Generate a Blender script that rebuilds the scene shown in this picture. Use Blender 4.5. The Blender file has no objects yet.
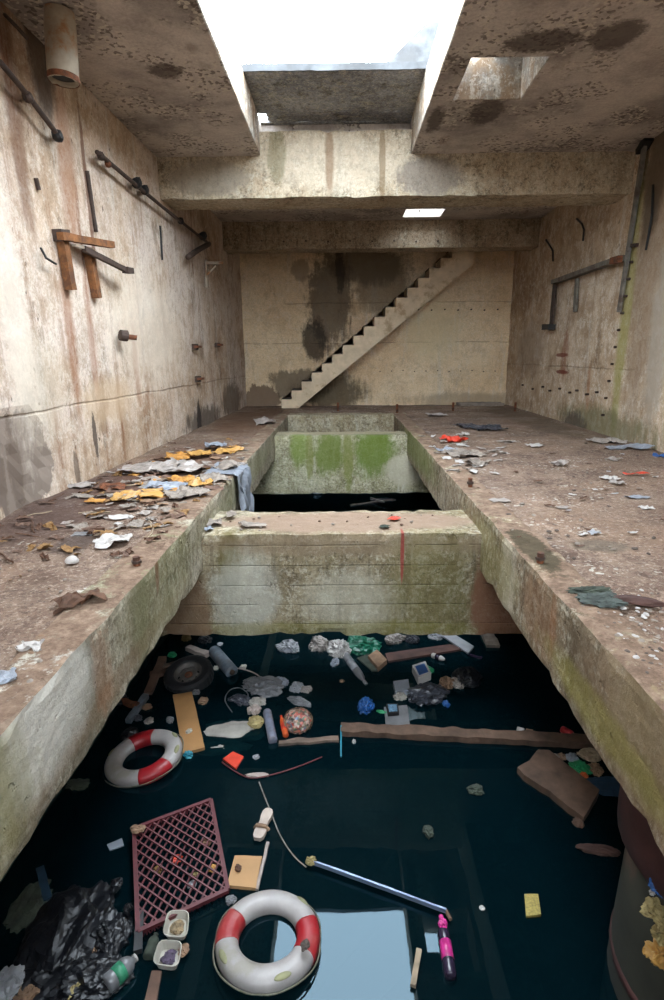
import bpy, bmesh, math, random
from mathutils import Vector, Matrix, Euler, noise
random.seed(7)
C = bpy.context.scene.collection
PI = math.pi
def hexc(r, g, b):                      # sRGB 0-255 to linear
    f = lambda v: (v/255/12.92) if v/255 <= .04045 else ((v/255+.055)/1.055)**2.4
    return (f(r), f(g), f(b), 1)

# ------------------------------------------------------------------ camera
YAW, PIT, ROL, FPX, CX = -.0116, .2516, .0087, 560.0, 335.74
def ray(x, y):
    a, b = x-CX, 500-y
    cr, sr = math.cos(ROL), math.sin(ROL)
    px, py = a*cr+b*sr, -a*sr+b*cr
    cp, sp = math.cos(PIT), math.sin(PIT)
    d = (px, FPX*cp+py*sp, -FPX*sp+py*cp)
    cy, sy = math.cos(YAW), math.sin(YAW)
    return Vector((d[0]*cy+d[1]*sy, -d[0]*sy+d[1]*cy, d[2]))
def atz(x, y, z): r = ray(x, y); return r*(z/r.z)
def aty(x, y, Y): r = ray(x, y); return r*(Y/r.y)
WZ, DZ = -4.0, -1.65
def W(x, y, dz=0): return atz(x, y, WZ+dz)
def D(x, y, dz=0): return atz(x, y, DZ+dz)
def XLw(y): return -3.667+(y-4.5)/15.08*.388
def XRw(y): return 5.4875+(y-4.5)/15.08*.14
def LW(x, y, off=0.0):                  # point on the left wall (off = distance into the room)
    r = ray(x, y)                       # r*t : x = -3.667+(Y-4.5)*k + off
    k = .388/15.08
    t = (-3.667-4.5*k+off)/(r.x-k*r.y); return r*t
def RW(x, y, off=0.0):
    r = ray(x, y); k = .14/15.08
    t = (5.4875-4.5*k-off)/(r.x-k*r.y); return r*t
cam = bpy.data.cameras.new('camera'); co = bpy.data.objects.new('camera', cam); C.objects.link(co)
cam.sensor_fit = 'VERTICAL'; cam.sensor_height = 24; cam.lens = 24*FPX/1000
cam.shift_x = -(CX-332)/1000; cam.clip_start = .05; cam.clip_end = 300
fw = Vector((0, math.cos(PIT), -math.sin(PIT))); up = Vector((0, math.sin(PIT), math.cos(PIT))); rt = Vector((1, 0, 0))
cr, sr = math.cos(ROL), math.sin(ROL)
# roll: picture px' = px cr - py sr -> camera axes
xr = rt*cr - up*(-sr)*-1; xr = rt*cr + up*(-sr)*1
yu = up*cr + rt*sr
R3 = Matrix((xr, yu, -fw)).transposed()
Rz = Matrix.Rotation(-YAW, 3, 'Z')
co.matrix_world = (Rz @ R3).to_4x4()
bpy.context.scene.camera = co

# ------------------------------------------------------------------ materials
class NT:
    def __init__(s, name):
        s.m = bpy.data.materials.new(name); s.m.use_nodes = True
        s.t = s.m.node_tree; s.t.nodes.clear()
        s.out = s.n('ShaderNodeOutputMaterial')
        s.pos = s.n('ShaderNodeNewGeometry').outputs['Position']
    def n(s, ty, **kw):
        nd = s.t.nodes.new(ty)
        for k, v in kw.items(): setattr(nd, k, v)
        return nd
    def put(s, sock, v):
        if isinstance(v, bpy.types.NodeSocket): s.t.links.new(v, sock)
        elif v is not None:
            if hasattr(sock.default_value, '__len__') and not hasattr(v, '__len__'): v = [v]*len(sock.default_value)
            if hasattr(v, '__len__') and len(v) == 4 and len(sock.default_value) == 3: v = v[:3]
            sock.default_value = v
    def math(s, op, a, b=None, c=None, clamp=False):
        nd = s.n('ShaderNodeMath', operation=op, use_clamp=clamp)
        s.put(nd.inputs[0], a)
        if b is not None: s.put(nd.inputs[1], b)
        if c is not None: s.put(nd.inputs[2], c)
        return nd.outputs[0]
    def vm(s, op, a, b=None):
        nd = s.n('ShaderNodeVectorMath', operation=op); s.put(nd.inputs[0], a)
        if b is not None: s.put(nd.inputs[1], b)
        return nd.outputs['Value'] if op in ('LENGTH', 'DISTANCE', 'DOT_PRODUCT') else nd.outputs[0]
    def noise(s, scale, vec=None, det=5, rough=.6, st=(1, 1, 1), off=(0, 0, 0), dist=0):
        v = vec or s.pos
        if st != (1, 1, 1): v = s.vm('MULTIPLY', v, st)
        if off != (0, 0, 0): v = s.vm('ADD', v, off)
        nd = s.n('ShaderNodeTexNoise'); s.put(nd.inputs['Vector'], v)
        s.put(nd.inputs['Scale'], scale); s.put(nd.inputs['Detail'], det); s.put(nd.inputs['Roughness'], rough); s.put(nd.inputs['Distortion'], dist)
        return nd.outputs['Fac']
    def vor(s, scale, vec=None, feature='F1', st=(1, 1, 1), out='Distance', rnd=1):
        v = vec or s.pos
        if st != (1, 1, 1): v = s.vm('MULTIPLY', v, st)
        nd = s.n('ShaderNodeTexVoronoi', feature=feature); s.put(nd.inputs['Vector'], v); s.put(nd.inputs['Scale'], scale); s.put(nd.inputs['Randomness'], rnd)
        return nd.outputs[out]
    def step(s, v, a, b):               # smooth 0..1 from a to b
        nd = s.n('ShaderNodeMapRange', interpolation_type='SMOOTHSTEP')
        s.put(nd.inputs['Value'], v)
        if a < b: s.put(nd.inputs['From Min'], a); s.put(nd.inputs['From Max'], b)
        else:
            s.put(nd.inputs['From Min'], b); s.put(nd.inputs['From Max'], a); s.put(nd.inputs['To Min'], 1); s.put(nd.inputs['To Max'], 0)
        return nd.outputs[0]
    def mix(s, f, a, b, mode='MIX'):
        nd = s.n('ShaderNodeMix', data_type='RGBA', blend_type=mode)
        s.put(nd.inputs[0], f); s.put(nd.inputs[6], a); s.put(nd.inputs[7], b)
        return nd.outputs[2]
    def ramp(s, f, stops):
        nd = s.n('ShaderNodeValToRGB'); s.put(nd.inputs[0], f)
        e = nd.color_ramp.elements
        while len(e) < len(stops): e.new(.5)
        for q, (p, c) in zip(e, stops): q.position = p; q.color = c
        return nd.outputs[0]
    def sep(s, v=None):
        nd = s.n('ShaderNodeSeparateXYZ'); s.put(nd.inputs[0], v or s.pos); return nd.outputs
    def bump(s, h, st=.5, dist=.02, normal=None):
        nd = s.n('ShaderNodeBump'); s.put(nd.inputs['Strength'], st); s.put(nd.inputs['Distance'], dist); s.put(nd.inputs['Height'], h)
        if normal is not None: s.put(nd.inputs['Normal'], normal)
        return nd.outputs[0]
    def bsdf(s, col, rough=.85, normal=None, **kw):
        nd = s.n('ShaderNodeBsdfPrincipled'); s.put(nd.inputs['Base Color'], col); s.put(nd.inputs['Roughness'], rough)
        if normal is not None: s.put(nd.inputs['Normal'], normal)
        for k, v in kw.items(): s.put(nd.inputs[k.replace('_', ' ')], v)
        s.t.links.new(nd.outputs[0], s.out.inputs[0]); return nd
    def patch(s, col, c, r, colour, strength=1, soft=.35, wob=.5, wsc=2.5):
        """a stain of its own shape round c with radii r"""
        d = s.vm('LENGTH', s.vm('DIVIDE', s.vm('SUBTRACT', s.pos, tuple(c)), tuple(r)))
        w = s.noise(wsc, det=10, rough=.8, off=(c[0]*3.1, c[1]*1.7, 0))
        w2 = s.noise(wsc*2.6, det=5, rough=.7, st=(1, 1, .16), off=(c[1], c[0], 0))
        w = s.math('ADD', s.math('MULTIPLY', w, .62), s.math('MULTIPLY', w2, .38))
        d = s.math('ADD', d, s.math('MULTIPLY', s.math('SUBTRACT', w, .5), wob*3.4))
        f = s.math('MULTIPLY', s.step(d, 1+soft*.5, 1-soft*.5), strength)
        return s.mix(f, col, colour), f

def simple(name, rgb, rough=.6, var=.25, sc=12, bump=.3, spec=.5, metal=0, dirt=None, **kw):
    k = NT(name); c = hexc(*rgb)
    tc = k.n('ShaderNodeTexCoord').outputs['Object']
    nz = k.noise(sc, vec=tc, det=4)
    dk = tuple(x*(1-var*1.6) for x in c[:3])+(1,); lt = tuple(min(1, x*(1+var)) for x in c[:3])+(1,)
    col = k.ramp(nz, [(.3, dk), (.7, lt)])
    if dirt:
        f = k.step(k.noise(sc*.35, vec=tc, det=6, rough=.7, off=(3, 1, 7)), .5, .62)
        col = k.mix(k.math('MULTIPLY', f, .8), col, hexc(*dirt))
    k.bsdf(col, rough, k.bump(k.noise(sc*3, vec=tc), bump, .01), Metallic=metal, Specular_IOR_Level=spec, **kw)
    return k.m
M = {}

def wall_mat(name, patches, warm=.5, rust=.55, joints=(-.25,), base=None, grey=.5, dark=1.0, mott=1.0):
    k = NT(name)
    x, y, z = k.sep()
    lo = k.noise(.45, det=6, rough=.62)
    cream, white, tan = hexc(208, 184, 160), hexc(224, 209, 196), hexc(172, 142, 118)
    if base: cream, white, tan = [hexc(*q) for q in base]
    col = k.ramp(lo, [(.32, tan), (.45, cream), (.62, white)])
    col = k.mix(k.math('MULTIPLY', k.step(k.noise(1.6, det=8, rough=.72, off=(5, 5, 5)), .46, .62), grey), col, hexc(158, 132, 104))
    # long vertical runs
    v1 = k.noise(1.5, st=(1, 1, .09), det=9, rough=.72)
    col = k.mix(k.math('MULTIPLY', k.step(v1, .52, .72), rust*.9), col, hexc(138, 92, 58))
    v2 = k.noise(4.2, st=(1, 1, .07), det=6, rough=.6, off=(9, 2, 3))
    col = k.mix(k.math('MULTIPLY', k.step(v2, .60, .72), rust), col, hexc(112, 66, 40))
    v3 = k.noise(3.0, st=(1, 1, .12), det=6, rough=.6, off=(1, 7, 3))
    col = k.mix(k.math('MULTIPLY', k.step(v3, .56, .7), .45), col, hexc(212, 208, 198))
    # scattered black pocks
    sp = k.noise(7, det=3, rough=.5, off=(2, 2, 8), st=(1, 1, .7))
    col = k.mix(k.math('MULTIPLY', k.step(sp, .71, .75), .75*dark), col, hexc(52, 44, 38))
    cr_ = k.noise(2.4, det=10, rough=.78, off=(11, 3, 5))
    col = k.mix(k.math('MULTIPLY', k.step(cr_, .52, .57), .5*mott), col, hexc(160, 134, 108))
    cr2 = k.noise(3.1, det=10, rough=.8, off=(1, 13, 5))
    col = k.mix(k.math('MULTIPLY', k.step(cr2, .53, .57), .5*mott), col, hexc(236, 226, 210))
    cr3 = k.noise(1.2, det=12, rough=.82, off=(17, 2, 9), st=(1, 1, .5))
    col = k.mix(k.math('MULTIPLY', k.step(cr3, .56, .60), .5*dark), col, hexc(112, 92, 74))
    cr4 = k.noise(7, det=10, rough=.85, off=(2, 19, 5), st=(1, 1, .7))
    col = k.mix(k.math('MULTIPLY', k.step(cr4, .535, .56), .38*mott), col, hexc(138, 112, 88))
    cr5 = k.noise(6, det=10, rough=.85, off=(21, 9, 5), st=(1, 1, .7))
    col = k.mix(k.math('MULTIPLY', k.step(cr5, .54, .56), .4*mott), col, hexc(232, 224, 210))
    pk = k.noise(16, det=4, rough=.6, off=(1, 3, 5), st=(1, 1, .6))
    col = k.mix(k.math('MULTIPLY', k.step(pk, .67, .71), .7*dark), col, hexc(66, 52, 42))
    fine = k.noise(30, det=6, rough=.8)
    col = k.mix(.5, col, k.ramp(fine, [(.35, (.35, .33, .3, 1)), (.65, (1, 1, 1, 1))]), 'MULTIPLY')
    h = k.math('ADD', k.math('MULTIPLY', k.noise(3, det=8, rough=.7), .6), k.math('MULTIPLY', k.step(sp, .70, .75), -.6))
    for jz in joints:
        wob = k.math('MULTIPLY', k.math('SUBTRACT', k.noise(.8), .5), .12)
        d = k.math('ABSOLUTE', k.math('SUBTRACT', k.math('ADD', z, wob), jz))
        f = k.math('MULTIPLY', k.step(d, .022, .006), k.step(k.noise(1.3, off=(4, 4, 1)), .38, .5))
        col = k.mix(k.math('MULTIPLY', f, .4), col, hexc(100, 80, 60)); h = k.math('SUBTRACT', h, f)
    for p in patches:
        col, f = k.patch(col, *p[:3], **(p[3] if len(p) > 3 else {}))
    k.bsdf(col, .92, k.bump(h, .5, .03), Specular_IOR_Level=.15)
    return k.m

WETC = hexc(62, 56, 40)
def beam_mat(name, patches=(), green=.6, base=((158, 148, 128), (122, 112, 94), (186, 178, 160)), boards=True, brown=.4, topdirt=0.0):
    k = NT(name); x, y, z = k.sep()
    col = k.ramp(k.noise(1.1, det=8, rough=.66), [(.33, hexc(*base[1])), (.5, hexc(*base[0])), (.66, hexc(*base[2]))])
    v = k.noise(2.6, st=(1, 1, .16), det=7, rough=.65, off=(0, 0, 4))
    col = k.mix(k.math('MULTIPLY', k.step(v, .5, .68), brown), col, hexc(92, 74, 52))
    g = k.noise(2.2, st=(1, .8, .22), det=8, rough=.68, off=(7, 1, 0))
    col = k.mix(k.math('MULTIPLY', k.step(g, .50, .62), green*.8), col, hexc(118, 112, 62))
    g2 = k.noise(1.7, st=(1, .8, .25), det=8, rough=.7, off=(3, 8, 0))
    col = k.mix(k.math('MULTIPLY', k.step(g2, .58, .66), green*.8), col, hexc(76, 74, 40))
    w = k.noise(3.4, st=(1, .9, .2), det=7, rough=.7, off=(13, 8, 2))
    col = k.mix(k.math('MULTIPLY', k.step(w, .58, .7), .5), col, hexc(200, 196, 184))
    cr_ = k.noise(2.7, det=11, rough=.82, off=(11, 3, 5))
    col = k.mix(k.math('MULTIPLY', k.step(cr_, .53, .59), .6), col, hexc(92, 80, 60))
    cr2 = k.noise(3.3, det=11, rough=.82, off=(1, 13, 5))
    col = k.mix(k.math('MULTIPLY', k.step(cr2, .56, .61), .55), col, hexc(206, 198, 176))
    vv = k.noise(5.5, st=(1, 1, .1), det=8, rough=.7, off=(3, 14, 5))
    col = k.mix(k.math('MULTIPLY', k.step(vv, .53, .62), brown*1.2), col, hexc(74, 64, 46))
    for sc_, o_, cl_, s_ in ((9, 31, (84, 72, 52), .5), (8, 47, (214, 206, 186), .5), (17, 5, (60, 52, 38), .45), (15, 77, (224, 218, 200), .4)):
        q_ = k.noise(sc_, det=10, rough=.85, off=(o_, 1, o_*.3))
        col = k.mix(k.math('MULTIPLY', k.step(q_, .54, .565), s_), col, hexc(*cl_))
    fine = k.noise(24, det=7, rough=.82)
    col = k.mix(.6, col, k.ramp(fine, [(.35, (.3, .29, .25, 1)), (.65, (1, 1, 1, 1))]), 'MULTIPLY')
    h = k.math('ADD', k.noise(5, det=9, rough=.72), k.math('MULTIPLY', k.step(k.noise(9, det=3), .66, .72), -.5))
    if boards:
        fr = k.math('FRACT', k.math('MULTIPLY', k.math('ADD', z, k.math('MULTIPLY', k.noise(.7), .03)), 1/.235))
        f = k.math('MULTIPLY', k.step(k.math('ABSOLUTE', k.math('SUBTRACT', fr, .5)), .05, .0), k.step(k.noise(1.7, off=(3, 3, 3)), .4, .52))
        col = k.mix(k.math('MULTIPLY', f, .5), col, hexc(70, 60, 44)); h = k.math('SUBTRACT', h, k.math('MULTIPLY', f, .5))
    late = [p for p in patches if p[2] == WETC]; patches = [p for p in patches if p[2] != WETC]
    for p in patches:
        col, f = k.patch(col, *p[:3], **(p[3] if len(p) > 3 else {}))
    if topdirt:
        nz = k.sep(k.n('ShaderNodeNewGeometry').outputs['Normal'])[2]
        f = k.math('MULTIPLY', k.step(nz, .75, .97), k.step(k.noise(4, det=7, rough=.75), .62-topdirt*.25, .66-topdirt*.2))
        dc_ = k.ramp(k.noise(7, det=9, rough=.8), [(.35, hexc(86, 68, 55)), (.5, hexc(118, 97, 81)), (.65, hexc(150, 128, 110))])
        col = k.mix(f, col, dc_)
    for p in late:
        col, f = k.patch(col, *p[:3], **p[3])
    k.bsdf(col, .9, k.bump(h, .8, .03), Specular_IOR_Level=.2)
    return k.m

def ceil_mat(name):
    k = NT(name)
    col = k.ramp(k.noise(.9, det=8, rough=.66), [(.35, hexc(156, 146, 140)), (.5, hexc(196, 185, 176)), (.66, hexc(216, 206, 196))])
    col = k.mix(k.math('MULTIPLY', k.step(k.noise(.55, det=6, rough=.6, off=(4, 1, 1)), .52, .66), .5), col, hexc(112, 106, 102))
    rust = k.noise(1.4, st=(1, .5, 1), det=7, off=(8, 8, 8))
    col = k.mix(k.math('MULTIPLY', k.step(rust, .6, .72), .45), col, hexc(110, 78, 54))
    # peeling paint: curled pale scales with dark gaps
    reg = k.step(k.noise(1.1, det=6, off=(2, 9, 1)), .45, .55)
    v = k.vor(23, vec=k.vm('ADD', k.pos, k.vm('MULTIPLY', k.vm('SUBTRACT', k.n('ShaderNodeTexNoise').outputs['Color'], (.5, .5, .5)), (.16, .16, .16))), out='Color')
    vs = k.sep(v)[0]
    flake = k.math('MULTIPLY', k.step(vs, .8, .82), reg)
    col = k.mix(k.math('MULTIPLY', flake, .8), col, hexc(214, 204, 188))
    dark = k.math('MULTIPLY', k.step(vs, .22, .20), reg)
    col = k.mix(k.math('MULTIPLY', dark, .7), col, hexc(92, 80, 72))
    hole = k.noise(1.3, st=(1, .7, 1), det=4, rough=.5, off=(1, 4, 6))
    hf = k.step(hole, .73, .745)
    col = k.mix(hf, col, hexc(44, 38, 36))
    col = k.mix(.35, col, k.ramp(k.noise(22, det=5, rough=.75), [(.35, (.3, .3, .3, 1)), (.65, (1, 1, 1, 1))]), 'MULTIPLY')
    h = k.math('SUBTRACT', k.math('ADD', k.noise(5, det=7), k.math('MULTIPLY', flake, .8)), k.math('ADD', hf, k.math('MULTIPLY', dark, .4)))
    for c, r in (((2.3, 9.0+1.0, 3.68), (.25, .5, .5)), ((3.3, 7.9, 3.68), (.3, .32, .5)), ((2.45, 8.0, 3.68), (.4, .25, .5)), ((-2.3, 8.6, 3.68), (.22, .2, .4)), ((1.55, 10.3, 3.68), (.13, .5, .4))):
        col, f = k.patch(col, c, r, hexc(78, 68, 62), .8, .5, .75, 4)
    k.bsdf(col, .92, k.bump(h, .8, .03), Specular_IOR_Level=.15)
    return k.m

def dirt_mat():
    k = NT('wet_dirt')
    col = k.ramp(k.noise(1.2, det=9, rough=.68), [(.33, hexc(80, 61, 49)), (.5, hexc(112, 91, 77)), (.68, hexc(138, 118, 102))])
    col = k.mix(k.math('MULTIPLY', k.step(k.noise(.6, det=5, off=(3, 2, 1)), .5, .64), .55), col, hexc(138, 112, 92))
    col = k.mix(k.math('MULTIPLY', k.step(k.noise(9, det=6, rough=.75, off=(1, 2, 1)), .56, .66), .6), col, hexc(80, 62, 52))
    for sc_, o_, cl_, s_ in ((5, 3, (70, 50, 40), .5), (14, 31, (74, 56, 44), .6), (13, 47, (176, 156, 138), .45), (30, 7, (56, 42, 34), .5), (28, 17, (196, 184, 168), .4)):
        q_ = k.noise(sc_, det=8, rough=.8, off=(o_, 1, o_*.3))
        col = k.mix(k.math('MULTIPLY', k.step(q_, .55, .59), s_), col, hexc(*cl_))
    v = k.vor(34, out='Color'); vs = k.sep(v)[0]
    reg = k.step(k.noise(1.5, det=4, off=(6, 2, 1)), .5, .62)
    col = k.mix(k.math('MULTIPLY', k.step(vs, .9, .92), reg), col, hexc(176, 170, 158))
    h = k.math('ADD', k.noise(6, det=9, rough=.72), k.math('MULTIPLY', k.noise(28, det=4), .4))
    for c, r, cl, s_ in (((-3.1, 6.6, DZ), (.6, 1.9, .5), hexc(66, 46, 40), .75), ((-2.6, 8.6, DZ), (.7, 2.5, .5), hexc(92, 64, 50), .6), ((-2.4, 15.5, DZ), (.9, 3.2, .5), hexc(98, 70, 50), .7), ((-2.45, 4.9, DZ), (.16, .35, .5), hexc(62, 48, 42), .8), ((2.3, 4.75, DZ), (.25, .18, .4), hexc(84, 78, 66), .6), ((4.9, 15, DZ), (.5, 4, .4), hexc(92, 78, 62), .6)):
        col, f = k.patch(col, c, r, cl, s_, .6, .5, 2.5)
    wet = k.step(k.noise(.8, det=4, off=(0, 9, 0)), .5, .65)
    k.bsdf(col, k.math('SUBTRACT', .85, k.math('MULTIPLY', wet, .3)), k.bump(h, 1, .035), Specular_IOR_Level=.3)
    return k.m

def water_mat():
    k = NT('dark_water')
    fr = k.n('ShaderNodeFresnel'); fr.inputs['IOR'].default_value = 1.33
    nb = k.bump(k.noise(.9, det=3, rough=.4), .06, .05)
    k.put(fr.inputs['Normal'], nb)
    gl = k.n('ShaderNodeBsdfGlossy'); gl.inputs['Roughness'].default_value = .015; gl.inputs['Color'].default_value = (.62, .86, 1, 1); k.put(gl.inputs['Normal'], nb)
    tr = k.n('ShaderNodeBsdfTransparent'); tr.inputs[0].default_value = (.16, .34, .36, 1)
    di = k.n('ShaderNodeBsdfDiffuse'); di.inputs[0].default_value = (.0012, .009, .0125, 1)
    m1 = k.n('ShaderNodeMixShader'); m1.inputs[0].default_value = .55
    k.t.links.new(tr.outputs[0], m1.inputs[1]); k.t.links.new(di.outputs[0], m1.inputs[2])
    m2 = k.n('ShaderNodeMixShader'); k.t.links.new(fr.outputs[0], m2.inputs[0])
    k.t.links.new(m1.outputs[0], m2.inputs[1]); k.t.links.new(gl.outputs[0], m2.inputs[2])
    k.t.links.new(m2.outputs[0], k.out.inputs[0]); return k.m

# ------------------------------------------------------------------ mesh helpers
def mkobj(name, bm, mat, parent=None, smooth=False):
    me = bpy.data.meshes.new(name); bm.normal_update(); bm.to_mesh(me); bm.free()
    if smooth:
        for p in me.polygons: p.use_smooth = True
    for m_ in (mat if isinstance(mat, (list, tuple)) else [mat]): me.materials.append(m_)
    o = bpy.data.objects.new(name, me); C.objects.link(o)
    if parent: o.parent = parent
    return o
def tag(o, label, cat, group=None, kind=None):
    o['label'] = label; o['category'] = cat
    if group: o['group'] = group
    if kind: o['kind'] = kind
    return o
def struct(o, label=None, cat=None):
    o['kind'] = 'structure'
    if label: o['label'] = label
    if cat: o['category'] = cat
    return o
def empty(name, loc, rz=0, label=None, cat=None, group=None, rot=None):
    o = bpy.data.objects.new(name, None); C.objects.link(o); o.location = loc
    o.rotation_euler = rot if rot else (0, 0, rz); o.empty_display_size = .05
    if label: tag(o, label, cat, group)
    return o
def rough_box(bm, lo, hi, res=.15, amp=.012, chip=.0, keep=None, freq=2.5):
    """box from a grid of faces, roughened; chip eats the edges"""
    lo, hi = Vector(lo), Vector(hi); n = [max(1, min(160, int(round((hi[i]-lo[i])/res)))) for i in range(3)]
    vs = {}
    def V(i, j, k):
        key = (i, j, k)
        if key not in vs:
            p = Vector((lo[0]+(hi[0]-lo[0])*i/n[0], lo[1]+(hi[1]-lo[1])*j/n[1], lo[2]+(hi[2]-lo[2])*k/n[2]))
            q = p.copy()
            if amp: q += noise.noise_vector(p*freq)*amp + noise.noise_vector(p*freq*3.7)*amp*.5
            if chip:
                e = sum(1 for a, b in zip(key, n) if a in (0, b))
                if e >= 2:
                    c = (lo+hi)/2; d = Vector([0 if not (a in (0, b)) else (c[t]-p[t]) for t, (a, b) in enumerate(zip(key, n))])
                    d = Vector([math.copysign(1, t) if abs(t) > 1e-6 else 0 for t in d])
                    q += d*chip*max(0, .25+noise.noise(p*6.1)*.9+noise.noise(p*15)*.8)
            if keep: q = keep(p, q)
            vs[key] = bm.verts.new(q)
        return vs[key]
    def F(a, b, c, d):
        bm.faces.new((a, b, c, d))
    for i in range(n[0]):
        for j in range(n[1]):
            F(V(i, j, 0), V(i, j+1, 0), V(i+1, j+1, 0), V(i+1, j, 0)); F(V(i, j, n[2]), V(i+1, j, n[2]), V(i+1, j+1, n[2]), V(i, j+1, n[2]))
        for k in range(n[2]):
            F(V(i, 0, k), V(i+1, 0, k), V(i+1, 0, k+1), V(i, 0, k+1)); F(V(i, n[1], k), V(i, n[1], k+1), V(i+1, n[1], k+1), V(i+1, n[1], k))
    for j in range(n[1]):
        for k in range(n[2]):
            F(V(0, j, k), V(0, j, k+1), V(0, j+1, k+1), V(0, j+1, k)); F(V(n[0], j, k), V(n[0], j+1, k), V(n[0], j+1, k+1), V(n[0], j, k+1))
def box(bm, lo, hi, mtx=None):
    r = bmesh.ops.create_cube(bm, size=1)['verts']
    lo, hi = Vector(lo), Vector(hi)
    for v in r:
        v.co = Vector([(lo[i]+hi[i])/2+v.co[i]*(hi[i]-lo[i]) for i in range(3)])
        if mtx: v.co = mtx @ v.co
    return r
def frame(p0, p1, hint=(0, 0, 1)):
    """matrix with local z from p0 to p1"""
    z = (p1-p0).normalized(); h = Vector(hint)
    if abs(z.dot(h)) > .98: h = Vector((1, 0, 0))
    x = h.cross(z).normalized(); y = z.cross(x)
    return Matrix(((x.x, y.x, z.x, p0.x), (x.y, y.y, z.y, p0.y), (x.z, y.z, z.z, p0.z), (0, 0, 0, 1)))
def tube(bm, pts, r, seg=10, cap=True, rough=0, sec=None):
    """swept tube; r number or list; sec = list of (x,y) section instead of a circle"""
    pts = [Vector(p) for p in pts]; rings = []
    px = None
    for i, p in enumerate(pts):
        t = (pts[min(i+1, len(pts)-1)]-pts[max(i-1, 0)]).normalized()
        if px is None:
            h = Vector((0, 0, 1)) if abs(t.z) < .95 else Vector((1, 0, 0))
            px = h.cross(t).normalized()
        else: px = (px-t*px.dot(t)).normalized()
        py = t.cross(px); rr = r[i] if isinstance(r, (list, tuple)) else r
        ring = []
        if sec: uv = sec
        else: uv = [(math.cos(2*PI*k/seg), math.sin(2*PI*k/seg)) for k in range(seg)]
        for (a, b) in uv:
            q = p+px*a*rr+py*b*rr
            if rough: q += noise.noise_vector(q*8+Vector((3, 1, 2)))*rough
            ring.append(bm.verts.new(q))
        rings.append(ring)
    m = len(rings[0])
    for a, b in zip(rings, rings[1:]):
        for k in range(m): bm.faces.new((a[k], a[(k+1) % m], b[(k+1) % m], b[k]))
    if cap: bm.faces.new(rings[0][::-1]); bm.faces.new(rings[-1])
    return rings
def lathe(bm, prof, seg=24, mtx=None, cap=True):
    rings = []
    for r, z in prof:
        rings.append([bm.verts.new((mtx or Matrix()) @ Vector((r*math.cos(2*PI*k/seg), r*math.sin(2*PI*k/seg), z))) for k in range(seg)])
    for a, b in zip(rings, rings[1:]):
        for k in range(seg): bm.faces.new((a[k], a[(k+1) % seg], b[(k+1) % seg], b[k]))
    if cap: bm.faces.new(rings[0][::-1]); bm.faces.new(rings[-1])
def prism(bm, poly, z0, z1, rough=0, n=1):
    """poly = list of xy; vertical extrusion z0..z1 ; n subdivisions of each edge"""
    P = []
    for i, a in enumerate(poly):
        b = poly[(i+1) % len(poly)]
        for t in range(n): P.append((a[0]+(b[0]-a[0])*t/n, a[1]+(b[1]-a[1])*t/n))
    J = [noise.noise_vector(Vector((x*9, y*9, 1.3)))*rough for x, y in P]
    area = sum(P[i][0]*P[(i+1) % len(P)][1]-P[(i+1) % len(P)][0]*P[i][1] for i in range(len(P)))
    if area < 0: P, J = P[::-1], J[::-1]
    lo = [bm.verts.new((x+j.x, y+j.y, z0+j.z*.4)) for (x, y), j in zip(P, J)]
    hi = [bm.verts.new((x+j.x*.7, y+j.y*.7, z1+j.z*.4)) for (x, y), j in zip(P, J)]
    bm.faces.new(lo[::-1]); bm.faces.new(hi)
    for i in range(len(P)): bm.faces.new((lo[i], lo[(i+1) % len(P)], hi[(i+1) % len(P)], hi[i]))
def crumple(size, seed, sub=4, amp=.35, freq=2.2, flat=.0, ridges=True, octs=3):
    """a crumpled bag: sphere pushed about by folded noise; centred on 0"""
    bm = bmesh.new(); bmesh.ops.create_icosphere(bm, subdivisions=sub, radius=1)
    o = Vector((seed*3.7, seed*1.3, seed*7.1))
    for v in bm.verts:
        p = v.co.copy(); d = 0
        a, f = 1, freq*.75
        w_ = p+noise.noise_vector(p*freq*.6+o)*.5
        for _ in range(octs):
            nz = noise.noise(w_*f+o)
            d += a*((.45-abs(nz)*1.8) if ridges else nz); a *= (.42 if octs == 3 else .6); f *= 2.1
        q = p*(1+d*amp*.9)+noise.noise_vector(p*freq*.5+o)*amp*.7
        v.co = Vector((q.x*size[0], q.y*size[1], q.z*size[2]))
        if flat and v.co.z < -flat*size[2]: v.co.z = -flat*size[2]+(v.co.z+flat*size[2])*.1
    return bm
def sheet(w, l, seed, res=18, amp=.25, thick=.004, hang=None, curl=1.25, ragged=.16):
    """a crumpled sheet lying on z=0 (centre at 0), with real thickness"""
    bm = bmesh.new(); o = Vector((seed*2.3, seed*5.1, seed)); g = {}
    nx = max(3, res); ny = max(3, int(res*l/w)); ny = min(ny, 44)
    m = max(w, l)
    for i in range(nx+1):
        for j in range(ny+1):
            u, v = i/nx-.5, j/ny-.5
            p = Vector((u*w, v*l, 0)); q = p/m*5
            e = 1+ragged*noise.noise(Vector((math.atan2(v, u)*1.3, 2, seed)))*2*max(abs(u), abs(v))
            h = (max(0, .25+noise.noise(q*.55+o))*.9+.5*(.4-abs(noise.noise(q*1.3+o)))+.22*(.4-abs(noise.noise(q*3+o))))*amp*m*curl*.5
            s = noise.noise_vector(q*.7+o)*amp*m*.5
            g[i, j] = bm.verts.new((p.x*e+s.x, p.y*e+s.y, max(.002, h)))
    top = [bm.faces.new((g[i, j], g[i+1, j], g[i+1, j+1], g[i, j+1])) for i in range(nx) for j in range(ny)]
    r = bmesh.ops.extrude_face_region(bm, geom=top)
    for e in r['geom']:
        if isinstance(e, bmesh.types.BMVert): e.co.z += thick
    return bm

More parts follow.
